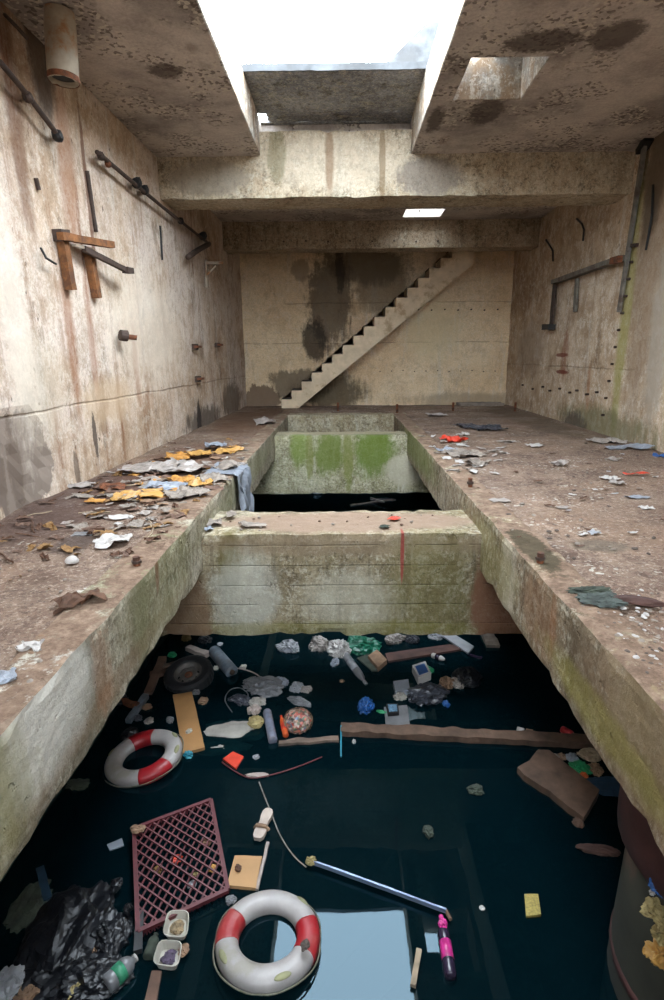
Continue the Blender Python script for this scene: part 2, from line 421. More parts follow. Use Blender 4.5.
# ================================================================== SETTING
xl0, xl1, xr0, xr1 = XLw(-3), XLw(19.58), XRw(-3), XRw(19.58)
YB = 19.58
EXPO = 0.62
def sheetwall(name, a, b, z0, z1, mat, thick, res=.22, amp=.02, rough_fn=None):
    """wall face from a to b (xy), thickness pushed away from the room"""
    a, b = Vector(a), Vector(b); L_ = (b-a).length; t = (b-a)/L_; n_ = Vector((t.y, -t.x))
    bm = bmesh.new(); nu = int(L_/res); nz = int((z1-z0)/res); g = {}
    for i in range(nu+1):
        for k in range(nz+1):
            q = a+t*(L_*i/nu); z = z0+(z1-z0)*k/nz; p = Vector((q.x, q.y, z))
            d = noise.noise(p*.8)*amp+noise.noise(p*3)*amp*.4
            if rough_fn: d += rough_fn(p)
            g[i, k] = bm.verts.new((q.x+n_.x*d, q.y+n_.y*d, z))
    for i in range(nu):
        for k in range(nz): bm.faces.new((g[i, k], g[i+1, k], g[i+1, k+1], g[i, k+1]))
    # back and edges
    c = [Vector((a.x, a.y, z0)), Vector((b.x, b.y, z0)), Vector((b.x, b.y, z1)), Vector((a.x, a.y, z1))]
    back = [bm.verts.new(v+Vector((n_.x, n_.y, 0))*thick) for v in c]
    bm.faces.new(back[::-1])
    bm.faces.new([g[i, 0] for i in range(nu, -1, -1)]+[back[0], back[1]])
    bm.faces.new([g[i, nz] for i in range(nu+1)]+[back[2], back[3]])
    bm.faces.new([g[0, k] for k in range(nz+1)]+[back[3], back[0]])
    bm.faces.new([g[nu, k] for k in range(nz, -1, -1)]+[back[1], back[2]])
    return mkobj(name, bm, mat)

# --- left wall
rust, rustd = hexc(140, 88, 54), hexc(92, 52, 32)
def lp(px, py): v = LW(px, py); return (v.x, v.y, v.z)
lpatch = [
    (lp(22, 466), (.5, .62, .62), hexc(134, 121, 110), dict(soft=.05, wob=.4, wsc=3.5)),
    (lp(20, 470), (.4, .13, .5), hexc(98, 84, 74), dict(strength=.6, soft=.4, wob=.9, wsc=6)), (lp(4, 480), (.4, .1, .5), hexc(98, 84, 74), dict(strength=.6, soft=.4, wob=.9, wsc=6)),
    (lp(70, 330), (.4, .13, .95), rust, dict(strength=.55, soft=.8, wob=.5)),
    (lp(92, 345), (.4, .10, .9), rust, dict(strength=.5, soft=.8, wob=.5)),
    (lp(136, 365), (.4, .12, .6), rust, dict(strength=.8, soft=.8, wob=.5)),
    (lp(66, 165), (.4, .22, 1.1), rust, dict(strength=.55, soft=.9, wob=.6)),
    (lp(88, 195), (.4, .06, 1.2), rustd, dict(strength=.75, soft=.5, wob=.5, wsc=6)),
    (lp(40, 60), (.5, .3, .7), hexc(66, 54, 46), dict(strength=.85, soft=.7, wob=.5)),
    (lp(14, 110), (.5, .15, 1.3), rustd, dict(strength=.6, soft=.9, wob=.7)),
    (lp(16, 330), (.5, .28, 1.2), hexc(222, 212, 198), dict(strength=.55, soft=.8, wob=.9)),
    (lp(40, 385), (.5, .5, .6), hexc(206, 194, 174), dict(strength=.4, soft=.8, wob=.9)),
    (lp(150, 330), (.5, 1.8, 1.0), hexc(228, 216, 198), dict(strength=.5, soft=.9, wob=.9)),
    (lp(110, 400), (.5, .8, .35), hexc(190, 164, 132), dict(strength=.6, soft=.8, wob=.7)),
    (lp(205, 420), (.5, 1.6, .3), hexc(78, 68, 60), dict(strength=.8, soft=.6, wob=1.1, wsc=3)),
    (lp(232, 400), (.5, 1.3, .5), hexc(92, 80, 68), dict(strength=.8, soft=.5, wob=1.0, wsc=2)),
    (lp(200, 425), (.5, .18, .55), hexc(52, 46, 42), dict(strength=.9, soft=.4, wob=.9, wsc=4)),
    (lp(95, 435), (.5, .07, .33), hexc(70, 60, 54), dict(strength=.85, soft=.3, wob=.8, wsc=5)),
    (lp(77, 470), (.5, .07, .3), hexc(90, 76, 66), dict(strength=.7, soft=.3, wob=.9, wsc=5)),
]
M['lw'] = wall_mat('left_wall_plaster', lpatch, joints=(-.62,), rust=.95, mott=.75)
pc = Vector(lp(22, 466))
def lrough(p):
    d = math.sqrt(((p.y-pc.y)/.55)**2+((p.z-pc.z)/.6)**2)
    if d < 1.25: return (.035+abs(noise.noise(p*5))*.06)*min(1, max(0, (1.15-d)*6))
    return 0
struct(sheetwall('wall_left', (XLw(19.9), 19.9), (xl0, -3), -5.6, 3.8, M['lw'], .4, .13, .02, lrough))
# --- right wall
def rp(px, py): v = RW(px, py); return (v.x, v.y, v.z)
rpatch = [
    (rp(628, 300), (.5, .22, 2.6), hexc(140, 138, 70), dict(strength=.65, soft=.7, wob=.5)),
    (rp(600, 425), (.5, 2.2, .35), hexc(96, 96, 66), dict(strength=.7, soft=.7, wob=.9, wsc=3)),
    (rp(572, 428), (.5, .7, .4), hexc(74, 66, 60), dict(strength=.8, soft=.6, wob=.9, wsc=3)),
    (rp(650, 260), (.5, .5, 2.8), hexc(132, 112, 92), dict(strength=.7, soft=.7, wob=.6)),
    (rp(660, 330), (.5, .35, 1.6), hexc(158, 148, 134), dict(strength=.8, soft=.7, wob=.7)),
    (rp(565, 355), (.5, .22, .55), hexc(126, 70, 48), dict(strength=.5, soft=.7, wob=1.1, wsc=4)),
    (rp(562, 372), (.5, .4, .05), hexc(104, 44, 30), dict(strength=.85, soft=.5, wob=.5, wsc=4)),
    (rp(562, 355), (.5, .4, .05), hexc(104, 44, 30), dict(strength=.8, soft=.5, wob=.5, wsc=4)),
    (rp(588, 385), (.5, .09, .5), hexc(146, 94, 62), dict(strength=.5, soft=.8, wob=.9, wsc=4)),
    (rp(655, 175), (.5, .35, 1.1), hexc(84, 72, 58), dict(strength=.8, soft=.7, wob=.7)),
    (rp(530, 350), (.5, 1.2, .7), hexc(140, 122, 104), dict(strength=.6, soft=.8, wob=.8)),
]
M['rw'] = wall_mat('right_wall_plaster', rpatch, joints=(-.3,), rust=.5, grey=.6, base=((198, 174, 146), (210, 190, 166), (168, 142, 116)))
struct(sheetwall('wall_right', (xr0, -3), (XRw(19.9), 19.9), -5.6, 3.8, M['rw'], .4, .2, .025))
# --- back wall
def bp(px, py): v = aty(px, py, YB); return (v.x, v.y, v.z)
bpatch = [
    (bp(330, 300), (.75, .5, 1.5), hexc(74, 64, 54), dict(strength=.78, soft=.5, wob=1.0, wsc=2.2)),
    (bp(370, 265), (1.3, .5, .6), hexc(88, 78, 66), dict(strength=.85, soft=.5, wob=.75, wsc=1.3)),
    (bp(385, 290), (.9, .5, .8), hexc(112, 98, 80), dict(strength=.7, soft=.5, wob=.75, wsc=1.3)),
    (bp(315, 340), (.4, .5, .7), hexc(52, 46, 40), dict(strength=.85, soft=.5, wob=.9, wsc=2)),
    (bp(340, 270), (.15, .5, .7), hexc(50, 46, 42), dict(strength=.7, soft=.5, wob=.8, wsc=3)),
    (bp(262, 398), (.7, .5, .42), hexc(112, 92, 76), dict(strength=.9, soft=.15, wob=.7, wsc=2)),
    (bp(300, 385), (1.0, .5, .5), hexc(96, 84, 70), dict(strength=.8, soft=.35, wob=.8, wsc=2)),
    (bp(330, 392), (1.2, .5, .6), hexc(74, 66, 52), dict(strength=.85, soft=.6, wob=.8, wsc=2)),
    (bp(470, 400), (2.2, .5, .25), hexc(140, 124, 104), dict(strength=.6, soft=.7, wob=.8, wsc=2)),
    (bp(300, 270), (.3, .5, .3), hexc(140, 124, 104), dict(strength=.7, soft=.4, wob=.9, wsc=2)),
    (bp(432, 330), (.9, .5, .9), hexc(206, 192, 156), dict(strength=.55, soft=.9, wob=.6, wsc=2)),
]
M['bw'] = wall_mat('back_wall_plaster', bpatch, joints=(.42, 1.7), rust=.12, grey=.12, dark=.4, mott=.4, base=((232, 204, 166), (240, 218, 184), (216, 184, 146)))
struct(sheetwall('wall_back', (xr1+.3, YB), (xl1-.3, YB), -5.6, 3.8, M['bw'], .4 , .2, .02))
# --- ceiling slabs with the skylight opening and two holes
M['ceil'] = ceil_mat('peeling_ceiling_paint')
bm = bmesh.new()
CZ, CT = 3.68, 4.34
OPEN_Y0 = 4.0  # near edge out of view, placed to set how much skylight enters
OL, OR = -1.52, 1.36
def cb(x0, x1, y0, y1, res=.3): rough_box(bm, (x0, y0, CZ), (x1, y1, CT), res, .0, .0)
cb(-4.6, OL, -3, 12.3); cb(-4.6, OL, 12.3, 20); cb(OL, OR, -3, OPEN_Y0)
cb(OR, 1.68, -3, 12.3); cb(1.68, 2.70, -3, 8.36); cb(1.68, 2.70, 9.62, 12.3); cb(2.70, 6.6, -3, 12.3)
cb(OL, 1.71, 12.3, 20); cb(1.71, 2.73, 12.3, 16.0); cb(1.71, 2.73, 16.86, 20); cb(2.73, 6.6, 12.3, 20)
struct(mkobj('ceiling', bm, M['ceil']))
M['cbeam'] = beam_mat('pale_stained_concrete', green=.12, brown=.22, boards=False, base=((204, 186, 160), (178, 156, 130), (216, 202, 182)),
    patches=[((-.1, 11.86, 3.55), (1.35, .4, .5), hexc(196, 184, 164), dict(strength=.5, soft=.6)), ((-.2, 11.9, 3.6), (.08, .4, .6), hexc(112, 80, 50), dict(strength=.6, soft=.6)), ((.8, 11.9, 3.5), (.06, .4, .7), hexc(112, 90, 60), dict(strength=.6)),
             ((-2.5, 11.86, 3.3), (.8, .3, .3), hexc(142, 132, 118), dict(strength=.7, wsc=4)), ((1.7, 11.86, 3.3), (.6, .3, .35), hexc(122, 114, 106), dict(strength=.7, wsc=4)), ((-1.2, 11.86, 3.7), (.18, .3, .5), hexc(88, 86, 52), dict(strength=.5, wsc=4))])
M['cbeam2'] = beam_mat('brownish_concrete', green=.05, brown=.3, boards=False, base=((184, 164, 140), (154, 134, 114), (198, 180, 158)))
bm = bmesh.new(); rough_box(bm, (-3.55, 11.86, 2.95), (5.62, 12.75, 3.70), .14, .012, .03); rough_box(bm, (OL+.01, 11.86, 3.66), (OR-.01, 12.75, 4.09), .14, .012, .03)
struct(mkobj('ceiling_beam', bm, M['cbeam']), 'pale concrete ceiling beam crossing the room just under the skylight opening', 'concrete beam')
bm = bmesh.new(); rough_box(bm, (-3.4, 17.19, 2.95), (5.68, 17.9, 3.70), .2, .012, .03)
struct(mkobj('ceiling_beam', bm, M['cbeam2']), 'brown shaded concrete ceiling beam nearest the back wall above the staircase', 'concrete beam')
bm = bmesh.new(); rough_box(bm, (-4.1, 4.9, 3.12), (OL-.05, 5.84, 3.72), .2, .012, .03)
struct(mkobj('ceiling_beam', bm, M['cbeam2']), 'concrete ceiling beam at the top edge above the rusty pipe stub', 'concrete beam')
bm = bmesh.new(); rough_box(bm, (OR+.3, 4.9, 3.12), (6.1, 5.80, 3.72), .2, .012, .03)
struct(mkobj('ceiling_beam', bm, M['cbeam2']), 'concrete ceiling beam at the top edge above the square ceiling hole', 'concrete beam')
# cover slab lying over the far end of the opening, its far corner broken away
M['dimmed'] = simple('glare_dimmed_concrete', (78, 80, 82), rough=.95, var=.3, sc=2, dirt=(60, 60, 60))  # colour darkened to offset strong sky light on gable and slab edge
M['cover'] = beam_mat('grey_roof_slab_concrete', green=.05, brown=.25, boards=False, base=((160, 162, 168), (128, 130, 138), (182, 182, 186)))
bm = bmesh.new(); rough_box(bm, (-1.95, 10.2, 4.345), (1.8, 11.78, 4.43), .12, .006, .02); rough_box(bm, (-1.37, 11.78, 4.345), (1.8, 12.2, 4.43), .12, .006, .02); rough_box(bm, (-1.95, 12.2, 4.345), (1.8, 12.95, 4.43), .12, .006, .02)
struct(mkobj('roof_slab', bm, M['cover']), 'thin grey concrete slab covering the far end of the skylight opening', 'concrete slab')
bm = bmesh.new(); rough_box(bm, (-1.95, 10.165, 4.335), (1.8, 10.2, 4.44), .1, .006, .01)  # front face split off so its colour can be darkened against the sky
struct(mkobj('roof_slab_edge', bm, M['dimmed']), 'darkened front edge of the thin concrete slab over the skylight', 'slab edge')
bm = bmesh.new()
rough_box(bm, (OR-.01, 4.0, CZ+.01), (OR+.01, 11.9, CT-.01), .12, .004); rough_box(bm, (OL-.01, 4.0, CZ+.01), (OL+.012, 11.9, CT-.01), .12, .004)
rough_box(bm, (1.68, 9.60, CZ+.01), (2.70, 9.63, CT-.01), .1, .004); rough_box(bm, (2.69, 8.36, CZ+.01), (2.71, 9.62, CT-.01), .1, .004); rough_box(bm, (1.67, 8.36, CZ+.01), (1.69, 9.62, CT-.01), .1, .004)
M['dimming_liner'] = wall_mat('dimmed_lining', [], joints=(), rust=.5, grey=.8, base=((150, 142, 130), (164, 158, 150), (124, 114, 102)))  # added liners; their darker colour dims the bright sides of the openings
struct(mkobj('dimming_trim_1', bm, M['dimming_liner']))
bm = bmesh.new(); rough_box(bm, (1.55, 8.2, 4.345), (2.95, 9.22, 4.43), .12, .006, .02); rough_box(bm, (2.22, 9.22, 4.345), (2.95, 9.8, 4.43), .12, .006, .02)
struct(mkobj('roof_slab', bm, M['cover']), 'concrete lid lying over most of the square ceiling hole', 'concrete slab')
# gabled concrete wall standing above the roof
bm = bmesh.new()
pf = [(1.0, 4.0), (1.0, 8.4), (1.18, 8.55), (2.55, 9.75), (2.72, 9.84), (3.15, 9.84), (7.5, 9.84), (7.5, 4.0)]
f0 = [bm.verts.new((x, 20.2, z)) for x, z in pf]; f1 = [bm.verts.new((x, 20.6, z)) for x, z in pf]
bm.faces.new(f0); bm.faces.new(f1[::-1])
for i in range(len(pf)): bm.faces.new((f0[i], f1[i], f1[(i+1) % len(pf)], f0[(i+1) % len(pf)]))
struct(mkobj('upper_gable_wall', bm, M['dimmed']), 'sloping grey concrete wall seen against the sky through the skylight', 'wall')

# --- deck floor slabs (dirt covered), side beams, cross beams
M['dirt'] = dirt_mat()
bm = bmesh.new()
def dirt(p, q):
    if p.z > -1.7:
        q.z = DZ-.005+noise.noise(Vector((p.x, p.y, 0))*1.3)*.02+noise.noise(Vector((p.x, p.y, 3))*5)*.012
        e = min(abs(p.x-PL+.3), abs(p.x-PR-.3))
        q.z -= .012 if e < .1 else 0
    return q
PL, PR = -1.548, 1.515
rough_box(bm, (-3.95, -3, -1.98), (PL-.30, 19.7, DZ), .1, .0, 0, dirt)
rough_box(bm, (PR+.30, -3, -1.98), (6.0, 19.7, DZ), .1, .0, 0, dirt)
rough_box(bm, (PL-.3, 16.9, -1.98), (PR+.30, 19.7, DZ), .1, .0, 0, dirt)
struct(mkobj('floor', bm, M['dirt'], smooth=True))
sg = [((PL, 2.9, -1.95), (.4, .28, .5), hexc(104, 98, 82), dict(strength=.65, soft=.8, wob=.8, wsc=4)), ((PL, 3.9, -1.95), (.4, .16, .5), hexc(112, 108, 84), dict(strength=.6, soft=.8, wob=.8, wsc=4)), ((PL, 2.2, -1.9), (.4, .1, .5), hexc(96, 84, 66), dict(strength=.6, soft=.8, wob=.8, wsc=4)), ((PL, 3.5, -2.15), (.4, 1.5, .08), hexc(112, 92, 70), dict(strength=.6, soft=.8, wob=.8, wsc=4)), ((PL, 4.5, -1.8), (.5, .9, .5), hexc(126, 126, 86), dict(strength=.4, soft=.9)), ((PL, 3.2, -1.95), (.3, .13, .3), hexc(140, 96, 66), dict(strength=.4, soft=.5, wob=.9, wsc=6)),
      ((PL, 2.55, -1.85), (.5, .5, .3), hexc(214, 210, 200), dict(strength=.6, soft=.9)), ((PL, 1.9, -1.9), (.5, .4, .4), hexc(128, 122, 72), dict(strength=.6, soft=.9, wsc=4)),
      ((PL, 4.35, -1.75), (.3, .05, .2), hexc(110, 66, 44), dict(strength=.6, soft=.5, wob=.8, wsc=6)), ((PL, 9, -1.9), (.4, 3, .2), hexc(132, 134, 96), dict(strength=.4, soft=.9))]
M['sideL'] = beam_mat('mossy_beam_concrete', green=.3, brown=.35, boards=False, base=((162, 151, 130), (124, 114, 96), (192, 184, 166)), patches=sg, topdirt=.95)
sr_ = [((PR, 3.2, -1.9), (.4, .2, .5), hexc(92, 78, 60), dict(strength=.6, soft=.8, wob=.8, wsc=4)), ((PR, 4.8, -1.95), (.4, .2, .5), hexc(186, 176, 156), dict(strength=.5, soft=.8, wob=.8, wsc=4)), ((PR, 2.5, -1.8), (.4, .3, .2), hexc(170, 160, 120), dict(strength=.5, soft=.8, wob=.8, wsc=4)), ((PR, 4.0, -1.95), (.4, .35, .3), hexc(128, 92, 64), dict(strength=.5, soft=.8, wob=.8, wsc=4)), ((PR, 3.7, -1.9), (.3, .05, .3), hexc(140, 92, 56), dict(strength=.45, soft=.9, wob=.9, wsc=6)),
       ((PR, 5.6, -2.0), (.4, .9, .3), hexc(122, 116, 70), dict(strength=.5, soft=.8, wob=.8)), ((PR, 2.4, -1.95), (.4, .8, .4), hexc(122, 100, 76), dict(strength=.7, soft=.8)), ((PR, 2.9, -2.1), (.4, .9, .13), hexc(128, 120, 60), dict(strength=.6, soft=.8)),
       ((PR+.16, 4.65, DZ), (.13, .6, .2), hexc(62, 56, 40), dict(strength=.85, soft=.3, wob=.7, wsc=5)), ((PR, 11.5, -1.9), (.4, 2.5, .3), hexc(110, 122, 62), dict(strength=.6, soft=.9))]
M['sideR'] = beam_mat('brown_mossy_beam_concrete', green=.25, brown=.5, boards=False, base=((154, 136, 112), (118, 100, 80), (178, 162, 140)), patches=sr_, topdirt=.95)
def sidekeep(p, q):
    if p.z > -1.66: q.z = min(q.z, DZ+.02)
    return q
for x0, x1, nm, lb in ((PL-.34, PL, 'sideL', 'long mossy pale concrete edge beam along the left side of the pit'), (PR, PR+.34, 'sideR', 'long brown concrete edge beam with rust streaks along the right side of the pit')):
    bm = bmesh.new(); rough_box(bm, (x0, -3, -2.3), (x1, 16.95, DZ+.005), .06, .012, .02, sidekeep)
    struct(mkobj('pit_edge_beam', bm, M[nm], smooth=False), lb, 'concrete beam')
xg = [((-1.25, 5.83, -2.2), (.13, .3, .35), hexc(84, 74, 26), dict(strength=.8, soft=.6, wsc=4)), ((0, 5.83, -2.0), (1.7, .3, .12), hexc(134, 116, 94), dict(strength=.6, soft=.6)),
      ((-1.1, 5.83, -2.6), (.35, .3, .5), hexc(182, 180, 168), dict(strength=.6, soft=.7)), ((0.1, 5.83, -2.7), (.5, .3, .4), hexc(170, 166, 150), dict(strength=.5, soft=.7)),
      ((.95, 5.83, -2.5), (.5, .3, .6), hexc(100, 94, 52), dict(strength=.55, soft=.9, wob=.8)), ((.66, 5.83, -2.1), (.02, .3, .35), hexc(140, 50, 48), dict(strength=.8, soft=.3, wob=.15)),
      ((0, 5.83, -3.02), (1.8, .3, .1), hexc(116, 112, 48), dict(strength=.45, soft=.8, wob=.8)), ((1.8, 5.83, -2.7), (.35, .4, .8), hexc(120, 82, 62), dict(strength=.85, soft=.4)), ((-1.8, 5.83, -2.8), (.3, .4, .6), hexc(122, 98, 76), dict(strength=.85, soft=.4)),
      ((0, 6.3, -1.89), (1.6, .4, .05), hexc(134, 112, 96), dict(strength=.85, soft=.3, wob=.4))]
M['cross'] = beam_mat('algae_streaked_concrete', green=.3, brown=.45, patches=xg, base=((158, 144, 116), (126, 112, 88), (180, 170, 146)))
x2 = [((-.3, 12.87, -2.2), (.35, .3, .5), hexc(88, 104, 34), dict(strength=.8, wob=.9, soft=.7, wsc=3)), ((.75, 12.87, -2.1), (.5, .3, .6), hexc(84, 104, 28), dict(strength=.85, wob=.9, soft=.8, wsc=3)), ((-1.0, 12.87, -2.0), (.2, .3, .5), hexc(104, 124, 50), dict(strength=.7, soft=.7, wsc=3)),
      ((1.5, 12.87, -2.6), (.5, .3, .35), hexc(176, 168, 148), dict(strength=.7, soft=.4)), ((.15, 12.87, -2.4), (.12, .3, .6), hexc(104, 110, 50), dict(strength=.7, wob=.9, soft=.7, wsc=3)), ((-.75, 12.87, -2.2), (.08, .3, .6), hexc(104, 110, 50), dict(strength=.7, wob=.9, soft=.7, wsc=3)), ((0, 13.3, -1.77), (2, .3, .04), hexc(150, 140, 116), dict(strength=.8, soft=.5))]
M['cross2'] = beam_mat('green_algae_concrete', green=.45, brown=.1, patches=x2, boards=False, base=((168, 164, 136), (142, 138, 108), (190, 188, 164)))
bm = bmesh.new(); rough_box(bm, (-2.6, 5.83, -3.10), (2.6, 6.80, -1.88), .085, .01, .03)
struct(mkobj('pit_cross_beam', bm, M['cross']), 'nearest thick concrete cross beam with algae streaks spanning the pit', 'concrete beam')
bm = bmesh.new(); rough_box(bm, (-2.6, 12.87, -3.15), (2.6, 13.6, -1.77), .12, .01, .03)
struct(mkobj('pit_cross_beam', bm, M['cross2']), 'farther cross beam coated in bright green algae spanning the pit', 'concrete beam')
bm = bmesh.new(); rough_box(bm, (-1.9, 16.3, -3.15), (1.9, 16.95, DZ), .15, .01, .03)
M['cross3'] = beam_mat('cream_end_concrete', green=.25, brown=.35, boards=False, base=((172, 160, 132), (146, 130, 104), (186, 176, 152)))
struct(mkobj('pit_end_beam', bm, M['cross3']), 'cream concrete end wall closing the far end of the pit', 'concrete beam')
# --- water and murky bottom
bm = bmesh.new()
vs = [bm.verts.new(p) for p in ((-4, -3.2, WZ), (6, -3.2, WZ), (6, 19.7, WZ), (-4, 19.7, WZ))]; bm.faces.new(vs)
struct(mkobj('water', bm, water_mat()), 'dark still teal water filling the pit', 'water')
M['bed'] = simple('silt', (28, 44, 44), .95, .4, 1.5)
bm = bmesh.new(); rough_box(bm, (-4, -3.2, -5.7), (6, 19.7, -5.4), .6, .06)
struct(mkobj('pit_bed', bm, M['bed']))
bm = bmesh.new(); rough_box(bm, (-4.2, -3.4, -5.6), (6.2, -3.0, 1.6), .5, .02)  # unseen behind the camera; gap above it sized for the light let in
struct(mkobj('unseen_wall_rear', bm, M['cross3']))

# --- world and light
w = bpy.data.worlds.new('overcast'); bpy.context.scene.world = w; w.use_nodes = True
t = w.node_tree; bg = t.nodes['Background']
tc = t.nodes.new('ShaderNodeTexCoord'); sx = t.nodes.new('ShaderNodeSeparateXYZ'); t.links.new(tc.outputs['Generated'], sx.inputs[0])
rp_ = t.nodes.new('ShaderNodeValToRGB'); t.links.new(sx.outputs[2], rp_.inputs[0])
e = rp_.color_ramp.elements; e[0].position = 0.0; e[0].color = (.10, .10, .10, 1); e[1].position = .06; e[1].color = (.70, .79, .88, 1)
q = e.new(.9); q.color = (.80, .90, 1, 1)
t.links.new(rp_.outputs[0], bg.inputs[0]); bg.inputs[1].default_value = 15
sc = bpy.context.scene
sc.view_settings.view_transform = 'Standard'; sc.view_settings.look = 'None'; sc.view_settings.gamma = 1; sc.view_settings.exposure = EXPO
try: sc.cycles.sample_clamp_indirect = 0
except Exception: pass
sc.cycles.max_bounces = 12; sc.cycles.diffuse_bounces = 8; sc.cycles.glossy_bounces = 4; sc.cycles.caustics_reflective = False; sc.cycles.caustics_refractive = False; sc.view_settings.use_curve_mapping = False
# ================================================================== THINGS
def mt(name, rgb, **kw): rgb = tuple(v*.87 for v in rgb); M[name] = simple(name, rgb, **kw); return M[name]
mt('white_buoy', (176, 169, 165), rough=.45, var=.12, sc=5, dirt=(132, 126, 114), bump=.25)
mt('red_buoy', (168, 30, 38), rough=.4, var=.12, sc=4, dirt=(150, 70, 66), bump=.15)
mt('buoy_moss', (152, 150, 112), rough=.8, sc=8)
mt('rope_old', (120, 116, 100), rough=.9)
mt('rubber', (40, 40, 42), rough=.55, var=.3)
mt('rim_steel', (112, 106, 100), rough=.5, metal=.3)
mt('canister', (112, 122, 132), rough=.45, dirt=(90, 92, 90))
mt('ply', (178, 130, 78), rough=.75, var=.12, sc=3, dirt=(150, 112, 78))
mt('ply2', (190, 146, 98), rough=.75, var=.08, sc=3)
mt('crate', (96, 34, 40), rough=.5, var=.15)
mt('foam', (196, 190, 176), rough=.7, var=.05)
mt('food', (150, 128, 96), rough=.8, sc=25, var=.5)
mt('food2', (84, 70, 92), rough=.7, sc=25, var=.5)
mt('bin_bag', (15, 17, 23), rough=.42, var=.3, bump=.2)
mt('bin_bag_grey', (64, 66, 74), rough=.3, var=.3)
mt('timber', (112, 84, 68), rough=.85, var=.35, sc=4)
mt('timber_dark', (86, 58, 50), rough=.8, var=.35, sc=4)
mt('timber_pale', (176, 160, 150), rough=.8, var=.15)
mt('log', (104, 80, 64), rough=.85, var=.3, sc=6)
mt('sole', (196, 178, 164), rough=.8, var=.12, sc=10)
mt('string', (150, 140, 128), rough=.9)
mt('cable_red', (104, 40, 44), rough=.6)
mt('alu', (140, 156, 184), rough=.35, metal=.5, var=.08)
mt('pink', (226, 60, 150), rough=.35)
mt('dark_clear', (50, 40, 60), rough=.2, var=.3)
mt('stickw', (170, 150, 124), rough=.8)
mt('yellow_pack', (176, 156, 76), rough=.6, var=.35, sc=60)
mt('whitep', (198, 192, 186), rough=.7, var=.06, sc=8)
mt('clear_grey', (124, 124, 126), rough=.3, var=.2, sc=6)
mt('clear_pale', (164, 166, 170), rough=.3, var=.15, sc=8)
mt('cyan', (30, 140, 160), rough=.5)
mt('blue', (28, 84, 150), rough=.45, var=.25, sc=8)
mt('green_bag', (22, 112, 84), rough=.4, var=.35, sc=5)
mt('green_l', (40, 150, 96), rough=.4, var=.2, sc=8)
mt('orange', (226, 96, 40), rough=.5, var=.15)
mt('redorange', (220, 62, 34), rough=.5, var=.1)
mt('tube_grey', (128, 132, 150), rough=.5, dirt=(110, 100, 96))
mt('sack', (168, 162, 152), rough=.85, var=.2, sc=4)
mt('carton', (150, 118, 92), rough=.8)
mt('drift', (124, 104, 90), rough=.9, var=.3, sc=6)
mt('yellow_film', (200, 152, 80), rough=.45, var=.15, sc=5)
mt('ochre', (196, 138, 60), rough=.7, var=.2, sc=6)
mt('film', (168, 158, 150), rough=.35, var=.2, sc=6, dirt=(124, 104, 88))
mt('film_blue', (150, 156, 166), rough=.35, var=.15, sc=6)
mt('news', (150, 138, 126), rough=.85, var=.3, sc=9)
mt('leafb', (98, 66, 46), rough=.85, var=.35, sc=10)
mt('leafy', (150, 112, 66), rough=.85, var=.3, sc=10)
mt('stone', (150, 138, 126), rough=.95, var=.2, sc=12)
mt('stone_d', (96, 84, 76), rough=.95, var=.2, sc=12)
mt('rusty', (126, 72, 40), rough=.85, var=.35, sc=14, dirt=(60, 42, 34))
mt('rusty_orange', (138, 88, 46), rough=.85, var=.35, sc=9, dirt=(80, 50, 34))
mt('rust_dark', (74, 56, 46), rough=.8, var=.3, sc=14)
mt('pipe_grey', (122, 116, 106), rough=.75, var=.25, sc=9, dirt=(70, 52, 42))
mt('pipe_white', (190, 176, 156), rough=.75, var=.15, sc=6, dirt=(150, 96, 44))
mt('black', (22, 20, 20), rough=.6)
mt('moss_clump', (70, 78, 72), rough=.9, var=.4, sc=14)
mt('slime', (62, 70, 58), rough=.9, var=.4, sc=9)
mt('column_rust', (76, 42, 38), rough=.75, var=.3, sc=3)
mt('column_green', (54, 54, 44), rough=.8, var=.3, sc=2, dirt=(78, 58, 48))
mt('foam_yellow', (172, 154, 104), rough=.9, var=.2, sc=10)
mt('stair', (246, 222, 188), rough=.9, var=.12, sc=3, dirt=(160, 132, 98))

for nm_ in ('bin_bag', 'bin_bag_grey', 'whitep', 'clear_grey', 'clear_pale', 'film', 'film_blue', 'yellow_film', 'green_bag', 'blue', 'sack', 'news'):
    t_ = M[nm_].node_tree; b_ = [n for n in t_.nodes if n.type == 'BSDF_PRINCIPLED'][0]; bp_ = [n for n in t_.nodes if n.type == 'BUMP'][0]
    tc_ = t_.nodes.new('ShaderNodeTexCoord'); nz_ = t_.nodes.new('ShaderNodeTexNoise'); nz_.noise_type = 'RIDGED_MULTIFRACTAL'
    nz_.inputs['Scale'].default_value = 6; nz_.inputs['Detail'].default_value = 4; nz_.inputs['Distortion'].default_value = .6
    t_.links.new(tc_.outputs['Object'], nz_.inputs['Vector']); t_.links.new(nz_.outputs[0], bp_.inputs['Height'])
    bp_.inputs['Strength'].default_value = .2 if nm_ == 'bin_bag' else .55
    if nm_ == 'bin_bag': nz_.inputs['Scale'].default_value = 3; bp_.inputs['Distance'].default_value = .02

def place(o, loc, rz=0, rot=None):
    o.location = loc; o.rotation_euler = rot or (0, 0, rz); return o

